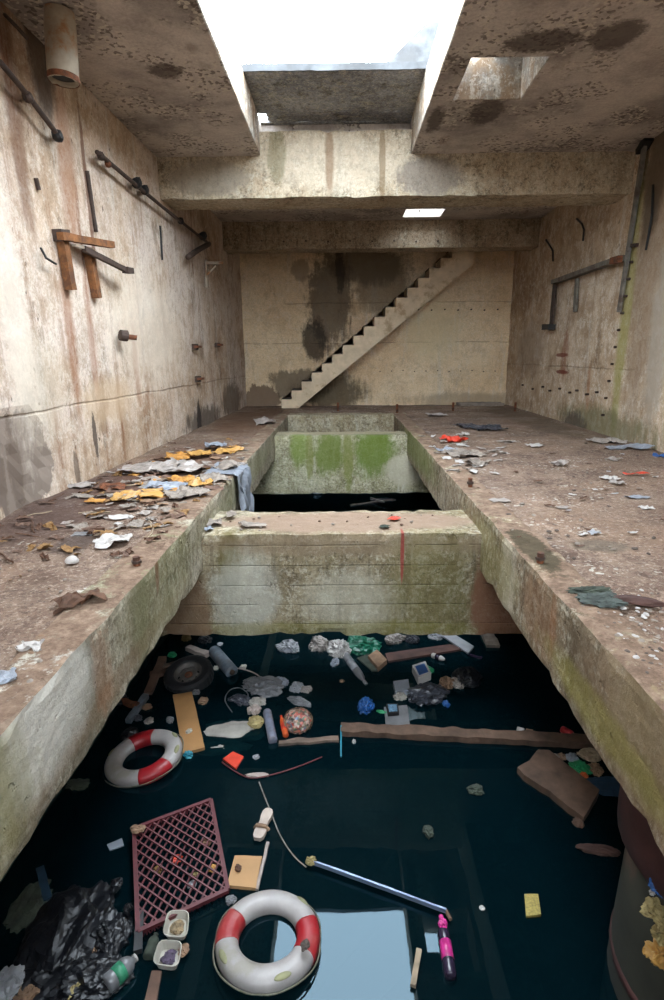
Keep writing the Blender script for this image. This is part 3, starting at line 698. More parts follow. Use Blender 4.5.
# ---- staircase on the back wall
st = empty('staircase', (-1.97, 18.95, DZ), label='long straight concrete staircase climbing the back wall to the ceiling beam', cat='staircase')
n_st = 18; SX, SZ = .337, .284
x0, z0 = -1.97, DZ
prof = [(0, 0)]
for i in range(n_st):
    prof += [(i*SX, (i+1)*SZ), ((i+1)*SX, (i+1)*SZ)]
prof += [((n_st)*SX, n_st*SZ-.75), (.55, 0)]
bm = bmesh.new(); sy0, sy1 = -.35, .58
a = [bm.verts.new((x, sy0, z)) for x, z in prof]; b = [bm.verts.new((x, sy1, z)) for x, z in prof]
for i in range(len(prof)): bm.faces.new((a[i], b[i], b[(i+1) % len(prof)], a[(i+1) % len(prof)]))
bm.faces.new(a[::-1]); bm.faces.new(b)
bmesh.ops.triangulate(bm, faces=[f for f in bm.faces if len(f.verts) > 4])
mkobj('flight', bm, M['stair'], st)
for i in range(n_st-1):
    bm = bmesh.new(); box(bm, (i*SX-.01, sy0+.03, (i+1)*SZ-.01), ((i+1)*SX-.005, sy1-.02, (i+1)*SZ+.015))
    mkobj('tread', bm, M['stone_d'], st)

# ---- lifebuoys
def lifebuoy(c, R, r, tilt, rz, bands, label, ex=1.0, lugs=(48, 214, -66)):
    o = empty('lifebuoy', c, label=label, cat='lifebuoy'); o.rotation_euler = (tilt[0], tilt[1], rz)
    def seg(a0, a1, rr, n, flat=.82):
        bm = bmesh.new(); rings = []
        full = abs(a1-a0) > 6.2
        for i in range(n+(0 if full else 1)):
            a = a0+(a1-a0)*i/n; ring = []
            for k in range(20):
                b = 2*PI*k/20; cx, cz = math.cos(b), math.sin(b)
                cx = math.copysign(abs(cx)**.85, cx); cz = math.copysign(abs(cz)**.85, cz)
                x = (R+rr*cx)*math.cos(a)*ex; y = (R+rr*cx)*math.sin(a)
                ring.append(bm.verts.new((x, y, rr*cz*flat+noise.noise(Vector((x*6, y*6, b)))*.004)))
            rings.append(ring)
        m = len(rings)
        for i in range(m if full else m-1):
            A, B = rings[i], rings[(i+1) % m]
            for k in range(20): bm.faces.new((A[k], B[k], B[(k+1) % 20], A[(k+1) % 20]))
        if not full: bm.faces.new(rings[0]); bm.faces.new(rings[-1][::-1])
        return bm
    mkobj('ring', seg(0, 2*PI, r, 72), M['white_buoy'], o, True)
    for a in bands:
        mkobj('red_band', seg(math.radians(a[0]), math.radians(a[1]), r*1.035, 18), M['red_buoy'], o, True)
    for a in lugs:
        a = math.radians(a); bm = bmesh.new()
        bmesh.ops.create_icosphere(bm, subdivisions=3, radius=1)
        mm = Matrix.Translation(((R+r*.55)*math.cos(a)*ex, (R+r*.55)*math.sin(a), r*.62)) @ Matrix.Rotation(a, 4, 'Z') @ Matrix.Diagonal((r*.33, r*.75, r*.18, 1))
        bmesh.ops.transform(bm, matrix=mm, verts=bm.verts); mkobj('rope_lug', bm, M['buoy_moss'], o, True)
    bm = bmesh.new(); pts = []
    for i in range(49):
        a = 2*PI*i/48; s = R+r*1.02+.022*abs(math.sin(a*2))
        pts.append((s*math.cos(a)*ex, s*math.sin(a), -.005+.01*math.sin(a*5)))
    tube(bm, pts, .006, 6); mkobj('grab_rope', bm, M['rope_old'], o, True)
    return o
p = W(268, 938, .05)
lifebuoy(p, .292, .082, (-.10, .03), 0, [(150, 193), (-25, 23)], 'large red and white lifebuoy floating beside the pale sky reflection at the bottom', .97)
p = W(144, 757, .05)
lifebuoy(p, .285, .082, (.05, -.12), .1, [(82, 128), (-85, -33)], 'red and white lifebuoy floating beside the tan board and tyre', 1.05, (35, 165, -5))

# ---- tyre
o = empty('tyre', W(189, 676, .06), label='black car tyre on a dark steel wheel rim under the left edge beam', cat='tyre'); o.rotation_euler = (.22, -.12, .2)
bm = bmesh.new(); Rt = .27
prof = [(.175, -.07), (.20, -.085), (.26, -.09), (.305, -.07), (.312, -.03), (.312, .03), (.305, .07), (.26, .09), (.20, .085), (.175, .07)]
rings = []
for i in range(64):
    a = 2*PI*i/64
    rings.append([bm.verts.new(((rr-(0.006 if (i % 2 and rr > .3) else 0))*math.cos(a), (rr-(0.006 if (i % 2 and rr > .3) else 0))*math.sin(a), z)) for rr, z in prof])
for i in range(64):
    A, B = rings[i], rings[(i+1) % 64]
    for k in range(len(prof)): bm.faces.new((A[k], B[k], B[(k+1) % len(prof)], A[(k+1) % len(prof)]))
mkobj('tread_casing', bm, M['rubber'], o)
bm = bmesh.new(); rings = []
prof = [(.178, .072), (.168, .075), (.160, .03), (.135, .012), (.11, .03), (.075, .035), (.05, .02)]
for i in range(48):
    a = 2*PI*i/48
    rings.append([bm.verts.new((rr*math.cos(a), rr*math.sin(a), z)) for rr, z in prof])
for i in range(48):
    A, B = rings[i], rings[(i+1) % 48]
    for k in range(len(prof)-1):
        if k == 3 and i % 6 in (0, 1): continue
        bm.faces.new((A[k], B[k], B[k+1], A[k+1]))
mkobj('wheel_rim', bm, M['rim_steel'], o, True)
bm = bmesh.new(); lathe(bm, [(.05, .015), (.05, .035), (.035, .045), (.001, .046)], 20, cap=False)
mkobj('hub_cap', bm, M['rusty'], o, True)

# ---- generic builders for the rubbish
def board(name, poly, z0, z1, mat, label, cat, rough=.006, n=6, group=None):
    P = [W(*q) for q in poly]; c = sum(P, Vector())/len(P)
    bm = bmesh.new(); prism(bm, [(v.x-c.x, v.y-c.y) for v in P], z0, z1, rough, n)
    o = mkobj(name, bm, mat); o.location = c; tag(o, label, cat, group); return o
def blob(name, px, py, size, seed, mat, label, cat, dz=0., amp=.3, freq=2.0, sub=4, rz=0, loc=None, flat=.5, group=None, smooth=False, knot=None):
    crk = mat.name in ('whitep', 'clear_pale', 'clear_grey', 'film', 'film_blue', 'green_bag', 'bin_bag_grey', 'blue', 'green_l', 'sack', 'carton') and not smooth
    o = mkobj(name, crumple(size, seed, max(sub, 4) if max(size) > .06 else sub, amp*1.25 if crk else amp*(1.5 if max(size) < .08 else 1), freq*1.15, flat, octs=4 if crk else 3), mat, smooth=smooth)
    o.location = loc if loc is not None else W(px, py, dz); o.rotation_euler = (0, 0, rz)
    tag(o, label, cat, group)
    if knot:
        k = mkobj('knot', crumple(knot[1], seed+3, 3, .5, 2.5), mat, o); k.location = knot[0]
    return o
def bar(name, a, b, w_, h_, mat, label, cat, n=10, rough=.006, group=None, sec=None):
    """square-ish bar from world point a to b"""
    a, b = Vector(a), Vector(b); c = (a+b)/2
    bm = bmesh.new(); pts = [a-c+(b-a)*i/n for i in range(n+1)]
    s = sec or [(-w_, -h_), (0, -h_), (w_, -h_), (w_, 0), (w_, h_), (0, h_), (-w_, h_), (-w_, 0)]
    tube(bm, pts, 1, sec=s, rough=rough)
    o = mkobj(name, bm, mat); o.location = c; tag(o, label, cat, group); return o
def bottle(a, b, r, mats, label, cat='bottle', name='plastic_bottle', lab=True, capm=None):
    a, b = Vector(a), Vector(b); L_ = (b-a).length
    o = empty(name, a, label=label, cat=cat); o.rotation_mode = 'QUATERNION'
    o.rotation_quaternion = frame(Vector((0, 0, 0)), b-a).to_quaternion()
    bm = bmesh.new(); lathe(bm, [(r*.8, 0), (r, L_*.04), (r, L_*.25), (r*.94, L_*.28), (r*.94, L_*.55), (r, L_*.58), (r*.97, L_*.68), (r*.75, L_*.8), (r*.35, L_*.9), (r*.33, L_*.94)], 20)
    mkobj('bottle_body', bm, mats[0], o, True)
    if lab:
        bm = bmesh.new(); lathe(bm, [(r*1.0, L_*.27), (r*1.0, L_*.56)], 20, cap=False); r_ = mkobj('paper_label', bm, mats[1], o, True)
        sol = r_.modifiers.new('s', 'SOLIDIFY'); sol.thickness = .002
    bm = bmesh.new(); lathe(bm, [(r*.42, L_*.925), (r*.42, L_*1.0), (r*.38, L_*1.005)], 16); mkobj('bottle_cap', bm, capm or mats[1], o, True)
    return o
def drum(name, a, b, r, mat, label, cat, capm=None):
    a, b = Vector(a), Vector(b); L_ = (b-a).length
    o = empty(name, a, label=label, cat=cat); o.rotation_mode = 'QUATERNION'; o.rotation_quaternion = frame(Vector((0, 0, 0)), b-a).to_quaternion()
    bm = bmesh.new(); lathe(bm, [(r*.9, 0), (r, .01), (r, L_*.3), (r*1.03, L_*.32), (r, L_*.34), (r, L_*.7), (r*1.03, L_*.72), (r, L_*.74), (r, L_-.01), (r*.93, L_)], 24)
    mkobj('shell', bm, mat, o, True)
    bm = bmesh.new(); lathe(bm, [(r*.4, L_-.005), (r*.4, L_+.02), (r*.3, L_+.025)], 16); mkobj('end_cap', bm, capm or M['rust_dark'], o, True)
    return o

# ---- big floating things
drum('steel_canister', W(214, 651, .06), W(232, 672, .05), .085, M['canister'], 'grey cylindrical canister floating just behind the tyre', 'canister')
board('wooden_board', [(173, 697), (192, 694), (205, 750), (183, 756)], .0, .035, M['ply'], 'long tan wooden board floating upright beside the left lifebuoy', 'board')
board('wooden_board', [(235, 858), (262, 859), (256, 891), (227, 888)], .0, .03, M['ply2'], 'square tan plywood piece touching the corner of the red crate', 'board')
bar('timber_sliver', W(257, 890, .01), W(268, 843, .03), .012, .012, M['timber_pale'], 'thin pale sliver of wood beside the square plywood piece', 'stick')
o = bar('floating_log', W(341, 731, .01), W(596, 744, .01), .075, .06, M['log'], 'long brown squared log floating across the middle of the pit', 'log', n=60, rough=.016)
board('broken_timber', [(517, 773), (529, 766), (537, 755), (549, 756), (599, 796), (583, 824), (568, 813), (550, 798), (533, 787), (524, 781)], -.02, .07, M['log'], 'thick broken chunk of brown timber below the right end of the log', 'timber', .012, 5)
board('wooden_plank', [(385, 655), (450, 646), (468, 650), (388, 663)], -.01, .03, M['timber_dark'], 'dark reddish plank floating right of the green bag', 'plank')
board('white_plank', [(432, 631), (441, 629), (474, 649), (468, 656)], .02, .045, M['clear_pale'], 'short whitish ribbed plank under the nearest cross beam', 'plank')
board('brown_plank', [(143, 1012), (152, 974), (162, 974), (156, 1012)], -.02, .03, M['timber'], 'brown plank end poking out below the foam takeaway box', 'plank')
board('grey_board', [(384, 708), (407, 706), (410, 726), (386, 727)], -.02, .015, M['clear_grey'], 'grey flat board half sunk behind the floating log', 'board')
bar('driftwood_stick', W(279, 744, .0), W(338, 740, .0), .035, .03, M['drift'], 'ragged driftwood stick lying under the netting ball', 'stick', rough=.014)

# ---- red lattice crate
cA, cB, cC, cD = W(134, 829, .10), W(211, 800, .03), W(228, 890, .03), W(138, 932, .06)
o = empty('lattice_crate', (cA+cB+cC+cD)/4, label='dark red plastic lattice crate floating half sunk beside the plywood square', cat='crate')
c0 = o.location.copy()
def Q(u, v): return (cA*(1-u)*(1-v)+cB*u*(1-v)+cC*u*v+cD*(1-u)*v)-c0
bm = bmesh.new(); nb = 9
for s in range(-nb+1, nb):
    # diagonals u-v = s/nb and u+v = ...
    for dirn in (0, 1):
        u0, u1 = max(0, s/nb), min(1, 1+s/nb)
        if u1-u0 < .05: continue
        A, B = ((u0, u0-s/nb), (u1, u1-s/nb)) if dirn == 0 else ((u0, 1-(u0-s/nb)), (u1, 1-(u1-s/nb)))
        tube(bm, [Q(*A), Q(*B)], 1, sec=[(-.006, -.006), (.006, -.006), (.006, .006), (-.006, .006)])
mkobj('lattice_base', bm, M['crate'], o)
dn = Vector((0, 0, -.13))
cs = [Q(0, 0), Q(1, 0), Q(1, 1), Q(0, 1)]
for i in range(4):
    A, B = cs[i], cs[(i+1) % 4]; bm = bmesh.new()
    tube(bm, [A, B], 1, sec=[(-.016, -.014), (.016, -.014), (.016, .014), (-.016, .014)]); tube(bm, [A+dn, B+dn], 1, sec=[(-.012, -.012), (.012, -.012), (.012, .012), (-.012, .012)])
    for k in range(13):
        t_ = k/12; q1 = A+(B-A)*t_; tube(bm, [q1, q1+dn], .007, 4)
        if k < 12: tube(bm, [q1, A+(B-A)*(k+1)/12+dn], .005, 4); tube(bm, [q1+dn, A+(B-A)*(k+1)/12], .005, 4)
    mkobj('crate_side', bm, M['crate'], o)
blob('dead_leaf_clump', 138, 829, (.06, .04, .02), 41, M['carton'], 'pale crumpled leaf caught on the upper corner of the red crate', 'leaf', .13, sub=3)
for i, (px, py, m, lb) in enumerate([(206, 842, 'leafb', 'brown leaf clump under the upper half of the red lattice'), (177, 859, 'redorange', 'small red wrapper caught inside the red lattice crate'), (192, 885, 'clear_grey', 'grey plastic scrap beneath the lower right of the red lattice'), (212, 868, 'ochre', 'yellow brown leaf on the right side of the red crate'), (158, 870, 'leafy', 'dry leaf curl in the middle of the red crate'), (193, 875, 'foam_yellow', 'pale yellow crumb beside the grey scrap in the red crate')]):
    blob('scrap', px, py, (.05-.006*i, .035, .015), 50+i, M[m], lb, 'scrap', .01, sub=3, rz=i)

# ---- foam takeaway box
o = empty('takeaway_box', W(170, 946, .02), label='open white foam takeaway box with food remains floating left of the big lifebuoy', cat='food box')
def tray(poly, zb, zt, inner, fm, nm):
    P = [W(*q)-o.location for q in poly]; P = [Vector((v.x, v.y, 0)) for v in P]; c = sum(P, Vector())/4
    def rr(s, z, rc=.28):
        out = []
        for i in range(4):
            a_, b_, d_ = P[i-1], P[i], P[(i+1) % 4]
            for t_ in (0, .33, .66, 1):
                q = (b_+(a_-b_)*rc)*(1-t_)**2+b_*2*t_*(1-t_)+(b_+(d_-b_)*rc)*t_**2
                q = c+(q-c)*s; out.append(Vector((q.x, q.y, z)))
        return out
    bm = bmesh.new(); loops = [rr(.8, zb), rr(.98, zt-.01), rr(1.04, zt), rr(.97, zt+.003), rr(.92, zt-.008), rr(.76, zb+.008)]
    L2 = [[bm.verts.new(v) for v in l] for l in loops]; m_ = 16
    for a_, b_ in zip(L2, L2[1:]):
        for k in range(m_): bm.faces.new((a_[k], a_[(k+1) % m_], b_[(k+1) % m_], b_[k]))
    bm.faces.new(L2[0][::-1]); bm.faces.new(L2[-1])
    mkobj(nm, bm, M['foam'], o, False)
    f = mkobj('food_remains', crumple((.045, .05, .018), 61 if inner else 62, 3, .5, 3), fm, o); f.location = c+Vector((0, .0, zb+.02))
tray([(169, 919), (190, 919), (188, 946), (163, 944)], .0, .06, True, M['food'], 'box_lid')
tray([(160, 947), (183, 948), (179, 974), (153, 971)], -.02, .045, False, M['food2'], 'box_base')

# ---- bottles, cans, small solid things
mt('label_green', (60, 150, 110), rough=.5, var=.35, sc=18)
bottle(W(106, 986, .05), W(136, 957, .05), .062, (M['clear_grey'], M['label_green']), 'clear plastic bottle with green and white label beside the black bin bags', capm=M['whitep'])
bottle(W(148, 958, .02), W(156, 934, .02), .04, (M['slime'], M['slime']), 'dull greenish bottle floating between the red crate and the foam box', lab=False)
bottle(W(451, 978, .02), W(441, 916, .03), .042, (M['dark_clear'], M['pink']), 'narrow dark bottle with bright pink label and pink cap at the bottom', capm=M['pink'])
blob('pink_wrapper', 443, 925, (.03, .035, .03), 71, M['pink'], 'bright pink crumpled wrapper on the neck of the dark pink bottle', 'wrapper', .05, sub=3)
drum('grey_tube', W(273, 741, .03), W(267, 712, .03), .05, M['tube_grey'], 'grey plastic tube with orange end beside the netting ball', 'tube', M['orange'])
bottle(W(286, 736, .03), W(281, 716, .03), .032, (M['orange'], M['redorange']), 'small orange bottle between the grey tube and the netting ball')
bottle(W(345, 655, .0), W(366, 684, .0), .055, (M['clear_grey'], M['clear_pale']), 'clear bottle half sunk below the white plastic bags')
drum('red_can', W(562, 729, .04), W(572, 735, .04), .04, M['red_buoy'], 'red drink can lying behind the right end of the log', 'can', M['clear_grey'])
drum('white_cup', W(517, 729, .03), W(524, 731, .03), .028, M['whitep'], 'tiny white cup resting against the back of the log', 'cup', M['leafb'])
bar('cork_stick', W(526, 731, .03), W(533, 732, .03), .02, .02, M['carton'], 'short tan stub beside the tiny white cup behind the log', 'stub', n=3)
bottle(W(432, 655, .03), W(446, 660, .03), .035, (M['whitep'], M['dark_clear']), 'small white bottle with dark neck beside the reddish plank')
bar('purple_wrapper', W(470, 655, .01), W(482, 658, .01), .02, .01, M['dark_clear'], 'small purple wrapper beside the end of the whitish plank', 'wrapper', n=4)
# yellow packet with red marks
o = board('yellow_packet', [(524, 896), (538, 896), (541, 916), (526, 918)], -.01, .02, M['yellow_pack'], 'small yellow printed packet floating alone in the dark water', 'packet')
o = blob('white_disc', 482, 908, (.022, .022, .008), 72, M['whitep'], 'tiny white disc floating left of the yellow packet', 'disc', .005, sub=3, amp=.05)
board('red_packet', [(223, 760), (233, 753), (244, 758), (236, 770)], .0, .02, M['redorange'], 'bright red orange square packet floating right of the lifebuoy', 'packet', .004)
bar('cyan_straw', W(341, 726, .06), W(341, 757, .02), .008, .008, M['cyan'], 'thin cyan straw standing at the left end of the log', 'straw')
bar('short_stick', W(413, 986, .02), W(419, 950, .03), .018, .014, M['stickw'], 'short pale wooden stick floating beside the sky reflection', 'stick')

# slipper sole
o = empty('slipper', W(263, 826, .02), label='worn pale slipper floating sole up near the thin string', cat='slipper')
a_, b_ = W(257, 841, .02)-o.location, W(269, 811, .02)-o.location; ax = (b_-a_).normalized(); sd = Vector((ax.y, -ax.x, 0)); L_ = (b_-a_).length
out = [(0, .03), (.08, .05), (.25, .056), (.42, .045), (.55, .042), (.72, .052), (.88, .05), (.97, .034), (1, .012)]
pts = [a_+ax*L_*t_+sd*w_ for t_, w_ in out]+[a_+ax*L_*t_-sd*w_*.85 for t_, w_ in out[::-1]]
bm = bmesh.new(); prism(bm, [(v.x, v.y) for v in pts], 0, .035, .003, 2); mkobj('sole', bm, M['sole'], o)
bm = bmesh.new(); mid = a_+ax*L_*.36
tube(bm, [mid+sd*.065+Vector((0, 0, .01)), mid+sd*.04+Vector((0, 0, .045)), mid-sd*.0+Vector((0, 0, .05)), mid-sd*.04+Vector((0, 0, .045)), mid-sd*.06+Vector((0, 0, .01))], .016, 8, rough=.003)
mkobj('strap', bm, M['carton'], o)

def cord(name, pts, r, mat, label, cat, seg=6, dz=.012, sub=5):
    P = [W(x, y, dz) for x, y in pts]; q = []
    for i in range(len(P)-1):
        p0, p1, p2, p3 = P[max(0, i-1)], P[i], P[i+1], P[min(len(P)-1, i+2)]
        for k in range(sub):
            t_ = k/sub
            q.append(.5*((2*p1)+(p2-p0)*t_+(2*p0-5*p1+4*p2-p3)*t_*t_+(3*p1-p0-3*p2+p3)*t_**3))
    q.append(P[-1]); c = q[0].copy()
    bm = bmesh.new(); tube(bm, [v-c for v in q], r, seg); o = mkobj(name, bm, mat, smooth=True); o.location = c; return tag(o, label, cat)
cord('thin_string', [(259, 782), (266, 800), (272, 815), (280, 835), (293, 855), (306, 867)], .006, M['string'], 'thin pale string trailing past the slipper to the metal strip', 'string')
cord('red_cable', [(222, 762), (236, 772), (252, 778), (275, 774), (300, 766), (322, 757)], .007, M['cable_red'], 'thin dark red cable curving below the red packet', 'cable')
cord('looped_wire', [(232, 712), (225, 700), (230, 690), (240, 688), (248, 694), (246, 702)], .006, M['clear_grey'], 'looped grey wire among the clear plastic left of the netting ball', 'wire')
cord('grey_hose', [(236, 668), (246, 670), (256, 674), (266, 682)], .008, M['timber_pale'], 'thin greyish twig reaching right from the canister', 'twig')
blob('wood_scrap', 258, 775, (.11, .03, .015), 73, M['timber_pale'], 'flat grey scrap caught on the dark red cable', 'scrap', .01, sub=3)
# metal strip (angle profile)
o = empty('metal_strip', W(312, 862, .03), label='long thin pale blue metal strip floating above the sky reflection', cat='metal strip')
a_ = Vector((0, 0, 0)); b_ = W(446, 911, .03)-o.location
bm = bmesh.new(); tube(bm, [a_+(b_-a_)*i/12 for i in range(13)], 1, sec=[(-.02, 0), (.02, 0), (.02, .006), (-.012, .006), (-.012, .035), (-.02, .035)], rough=.003)
mkobj('profile', bm, M['alu'], o)
bm = bmesh.new(); tube(bm, [b_, b_*1.012+Vector((0.01, -.06, 0))], .014, 8); mkobj('brown_end_plug', bm, M['timber'], o)
blob('yellow_scrap', 311, 861, (.04, .03, .035), 74, M['foam_yellow'], 'crumpled yellow and white scrap on the left end of the metal strip', 'scrap', .05, sub=3)
# ---- netting ball
o = empty('netting_ball', W(298, 721, .07), label='round ball of multicoloured netting and wrappers beside the grey tube', cat='netting ball')
k = NT('mottled_wrappers'); tcv = k.n('ShaderNodeTexCoord').outputs['Object']
v = k.vor(34, vec=tcv, out='Color'); s0 = k.sep(v)[0]
col = k.ramp(s0, [(.15, hexc(70, 64, 60)), (.3, hexc(176, 74, 62)), (.45, hexc(190, 180, 168)), (.6, hexc(60, 96, 72)), (.72, hexc(170, 150, 130)), (.85, hexc(206, 112, 90)), (.95, hexc(96, 110, 130))])
k.bsdf(col, .35, k.bump(k.noise(30, vec=tcv), .6, .02)); M['mottled'] = k.m
mkobj('wrapper_mass', crumple((.15, .15, .12), 81, 4, .12, 3), M['mottled'], o)
bm = bmesh.new()
for i in range(7):
    a = PI*i/7; tube(bm, [(.165*math.cos(b)*math.cos(a), .165*math.cos(b)*math.sin(a), .135*math.sin(b)) for b in [2*PI*j/24 for j in range(25)]], .0022, 4)
for z in (-.08, -.03, .03, .08):
    rr = .165*math.sqrt(max(0, 1-(z/.135)**2)); tube(bm, [(rr*math.cos(b), rr*math.sin(b), z) for b in [2*PI*j/24 for j in range(25)]], .0022, 4)
mkobj('net', bm, M['carton'], o)

# ---- bags and plastic in the water
blob('black_bin_bag', 68, 935, (.27, .38, .12), 101, M['bin_bag'], 'biggest glossy black bin bag floating in the lower left corner', 'bin bag', .0, .28, 1.6, 5, knot=((.22, .34, .06), (.04, .05, .04)))
blob('black_bin_bag', 110, 938, (.14, .17, .11), 102, M['bin_bag'], 'smaller round black bin bag between the biggest bag and the red crate', 'bin bag', .0, .26, 1.8, 5, knot=((.08, .15, .08), (.03, .03, .04)))
blob('black_bin_bag', 92, 980, (.24, .15, .10), 103, M['bin_bag'], 'black bin bag lying behind the green labelled bottle at the bottom', 'bin bag', .0, .28, 2, 5)
blob('black_plastic', 42, 985, (.2, .16, .06), 104, M['bin_bag'], 'flat black plastic sheet below the biggest bin bag at the bottom', 'plastic sheet', .0, .3, 2, 4)
bar('black_strip', W(140, 912, .05), W(138, 952, .05), .028, .02, M['rubber'], 'black rubber strip hanging off the lower left corner of the red crate', 'rubber strip')
for i, (px, py, s, lb) in enumerate([(105, 900, .045, 'pale foam crumb on the top edge of the biggest bin bag'), (92, 950, .04, 'tan crumb between the two larger bin bags'), (76, 988, .06, 'yellowish foam lump at the lower edge of the bin bags'), (8, 988, .10, 'pale bluish clump in the bottom left corner'), (28, 996, .07, 'tan lump beside the pale bluish clump at the bottom edge'), (184, 950, .035, 'tan crumb beside the foam takeaway box')]):
    blob('foam_crumb', px, py, (s, s*1.2, s*.5), 110+i, M['clear_pale' if i == 3 else 'foam_yellow' if i in (2,) else 'carton'], lb, 'crumb', .03, sub=3)
mt('dim_blue', (34, 62, 84)); bar('blue_strip', W(40, 868, .01), W(48, 900, .01), .03, .015, M['dim_blue'], 'dark blue plastic strip floating above the biggest bin bag', 'plastic strip')
blob('moss_clump', 30, 905, (.14, .2, .04), 118, M['slime'], 'murky brown clump floating left of the blue strip', 'clump', -.01)
board('white_tag', [(107, 845), (122, 839), (124, 846), (110, 851)], .0, .008, M['film_blue'], 'small pale green tag floating left of the red crate', 'tag', .003)
blob('moss_clump', 78, 786, (.13, .09, .03), 119, M['slime'], 'dim yellow green clump floating below the left edge beam', 'clump', -.015)
blob('sunken_sack', 232, 733, (.36, .2, .07), 121, M['sack'], 'pale fabric sack half sunk right of the tan board', 'sack', -.045, .22, 1.4, 5, smooth=True)
blob('sunken_cloth', 222, 748, (.28, .11, .03), 122, M['sack'], 'folded pale cloth sunk along the front of the fabric sack', 'cloth', -.03, .3, 1.7, 4, smooth=True)
blob('yellow_foam', 256, 722, (.085, .10, .05), 123, M['foam_yellow'], 'crumbly yellow foam lump on top of the pale sack', 'foam lump', .03, sub=4)
blob('pale_block', 254, 710, (.07, .07, .05), 124, M['timber_pale'], 'pale grey angular lump behind the yellow foam lump', 'lump', .03, sub=3)
for i, (px, py, s, m, lb) in enumerate([
    (265, 688, (.22, .15, .09), 'clear_grey', 'crumpled grey clear plastic above the pale block'),
    (280, 682, (.10, .07, .06), 'film_blue', 'bluish clear wrapper on the right of the grey plastic'),
    (252, 682, (.10, .08, .05), 'clear_grey', 'small grey plastic twist left of the crumpled clear plastic'),
    (240, 700, (.13, .09, .04), 'bin_bag_grey', 'dark grey plastic inside the looped wire'),
    (297, 688, (.08, .09, .06), 'clear_pale', 'white and blue wrapper above the netting ball'),
    (306, 690, (.07, .05, .05), 'film', 'whitish plastic twist right of the white and blue wrapper'),
    (299, 702, (.14, .05, .05), 'clear_grey', 'grey plastic strip just behind the netting ball'),
    (258, 702, (.09, .07, .05), 'sack', 'pale brown rag under the crumpled grey plastic'),
    (289, 648, (.16, .10, .10), 'clear_pale', 'leftmost blue and white plastic bag under the nearest cross beam'),
    (319, 646, (.13, .13, .12), 'film', 'pinkish clear bag between two whiter bags under the cross beam'),
    (339, 650, (.16, .15, .13), 'whitep', 'full white plastic bag left of the green bag'),
    (335, 663, (.05, .08, .05), 'film_blue', 'small blue white wrapper hanging below the white bag'),
    (362, 646, (.24, .17, .13), 'green_bag', 'bright green plastic bag under the nearest cross beam'),
    (395, 640, (.14, .09, .09), 'film', 'whitish clear bag right of the green bag'),
    (412, 640, (.09, .07, .08), 'bin_bag_grey', 'dark grey bag farthest right in the pile behind the reddish plank'),
    (436, 637, (.10, .07, .04), 'clear_grey', 'grey wrapper beside the whitish plank'),
    (425, 671, (.11, .07, .05), 'green_l', 'green wrapper behind the blue and white carton'),
    (427, 694, (.25, .18, .10), 'bin_bag_grey', 'dark grey translucent bag in front of the blue and white carton'),
    (400, 697, (.07, .06, .05), 'sack', 'beige wrapper at the left of the dark grey bag'),
    (447, 683, (.09, .10, .06), 'carton', 'yellowish wrapper between the dark grey bag and the white one'),
    (457, 684, (.08, .09, .06), 'film', 'small white clear bag beside the black clear bag'),
    (467, 679, (.17, .18, .12), 'bin_bag', 'black clear bag at the right of the floating rubbish cluster'),
    (446, 704, (.04, .05, .04), 'blue', 'small bright blue cap below the floating rubbish cluster'),
    (366, 706, (.085, .13, .07), 'blue', 'crumpled bright blue packet floating above the log'),
    (382, 712, (.06, .02, .02), 'green_l', 'thin greenish sliver left of the picture carton'),
    (354, 742, (.02, .02, .03), 'whitep', 'tiny white crumb at the left end of the log'),
    (476, 790, (.07, .06, .035), 'slime', 'pale greenish half sunk cup right of the water middle'),
    (428, 832, (.045, .06, .035), 'slime', 'small pale half sunk wrapper left of the half sunk cup'),
    (342, 681, (.03, .03, .02), 'carton', 'tiny brown crumb below the half sunk bottle'),
    (562, 757, (.05, .04, .03), 'carton', 'brown crumb behind the broken timber chunk'),
    (572, 758, (.06, .05, .04), 'film_blue', 'pale blue scrap behind the broken timber chunk'),
    (590, 755, (.11, .08, .05), 'stickw', 'pale tan lump near the right edge beam'),
    (595, 770, (.07, .07, .04), 'carton', 'tan lump in front of the pale tan lump'),
    (581, 768, (.10, .08, .04), 'green_l', 'dull green bottle shard behind the broken timber'),
    (584, 776, (.04, .04, .03), 'orange', 'tiny orange scrap behind the broken timber'),
    (555, 757, (.05, .04, .03), 'stone', 'grey crumb touching the broken timber chunk'),
    (543, 757, (.04, .04, .03), 'whitep', 'white crumb at the top end of the broken timber'),
    (613, 786, (.30, .12, .02), 'dim_blue', 'dark blue cloth floating below the right edge beam'),
    (600, 850, (.16, .05, .03), 'timber_dark', 'dark brown bark piece beside the rusty column'),
    (578, 823, (.05, .05, .03), 'timber', 'brown splinter lump at the lower end of the broken timber'),
]):
    sh = {'whitep', 'clear_pale', 'film', 'green_bag', 'bin_bag', 'bin_bag_grey', 'blue', 'film_blue'}
    blob('plastic_bag' if ('bag' in lb and ' bag' in lb) else 'wrapper' if 'wrapper' in lb else 'plastic_scrap', px, py, s, 130+i, M[m], lb, 'bag' if 'bag' in lb.split(' in ')[0].split(' right')[0].split(' beside')[0] else 'scrap', s[2]*.25, .3, 2.0, 4 if max(s) > .09 else 3, rz=random.uniform(-.5, .5))
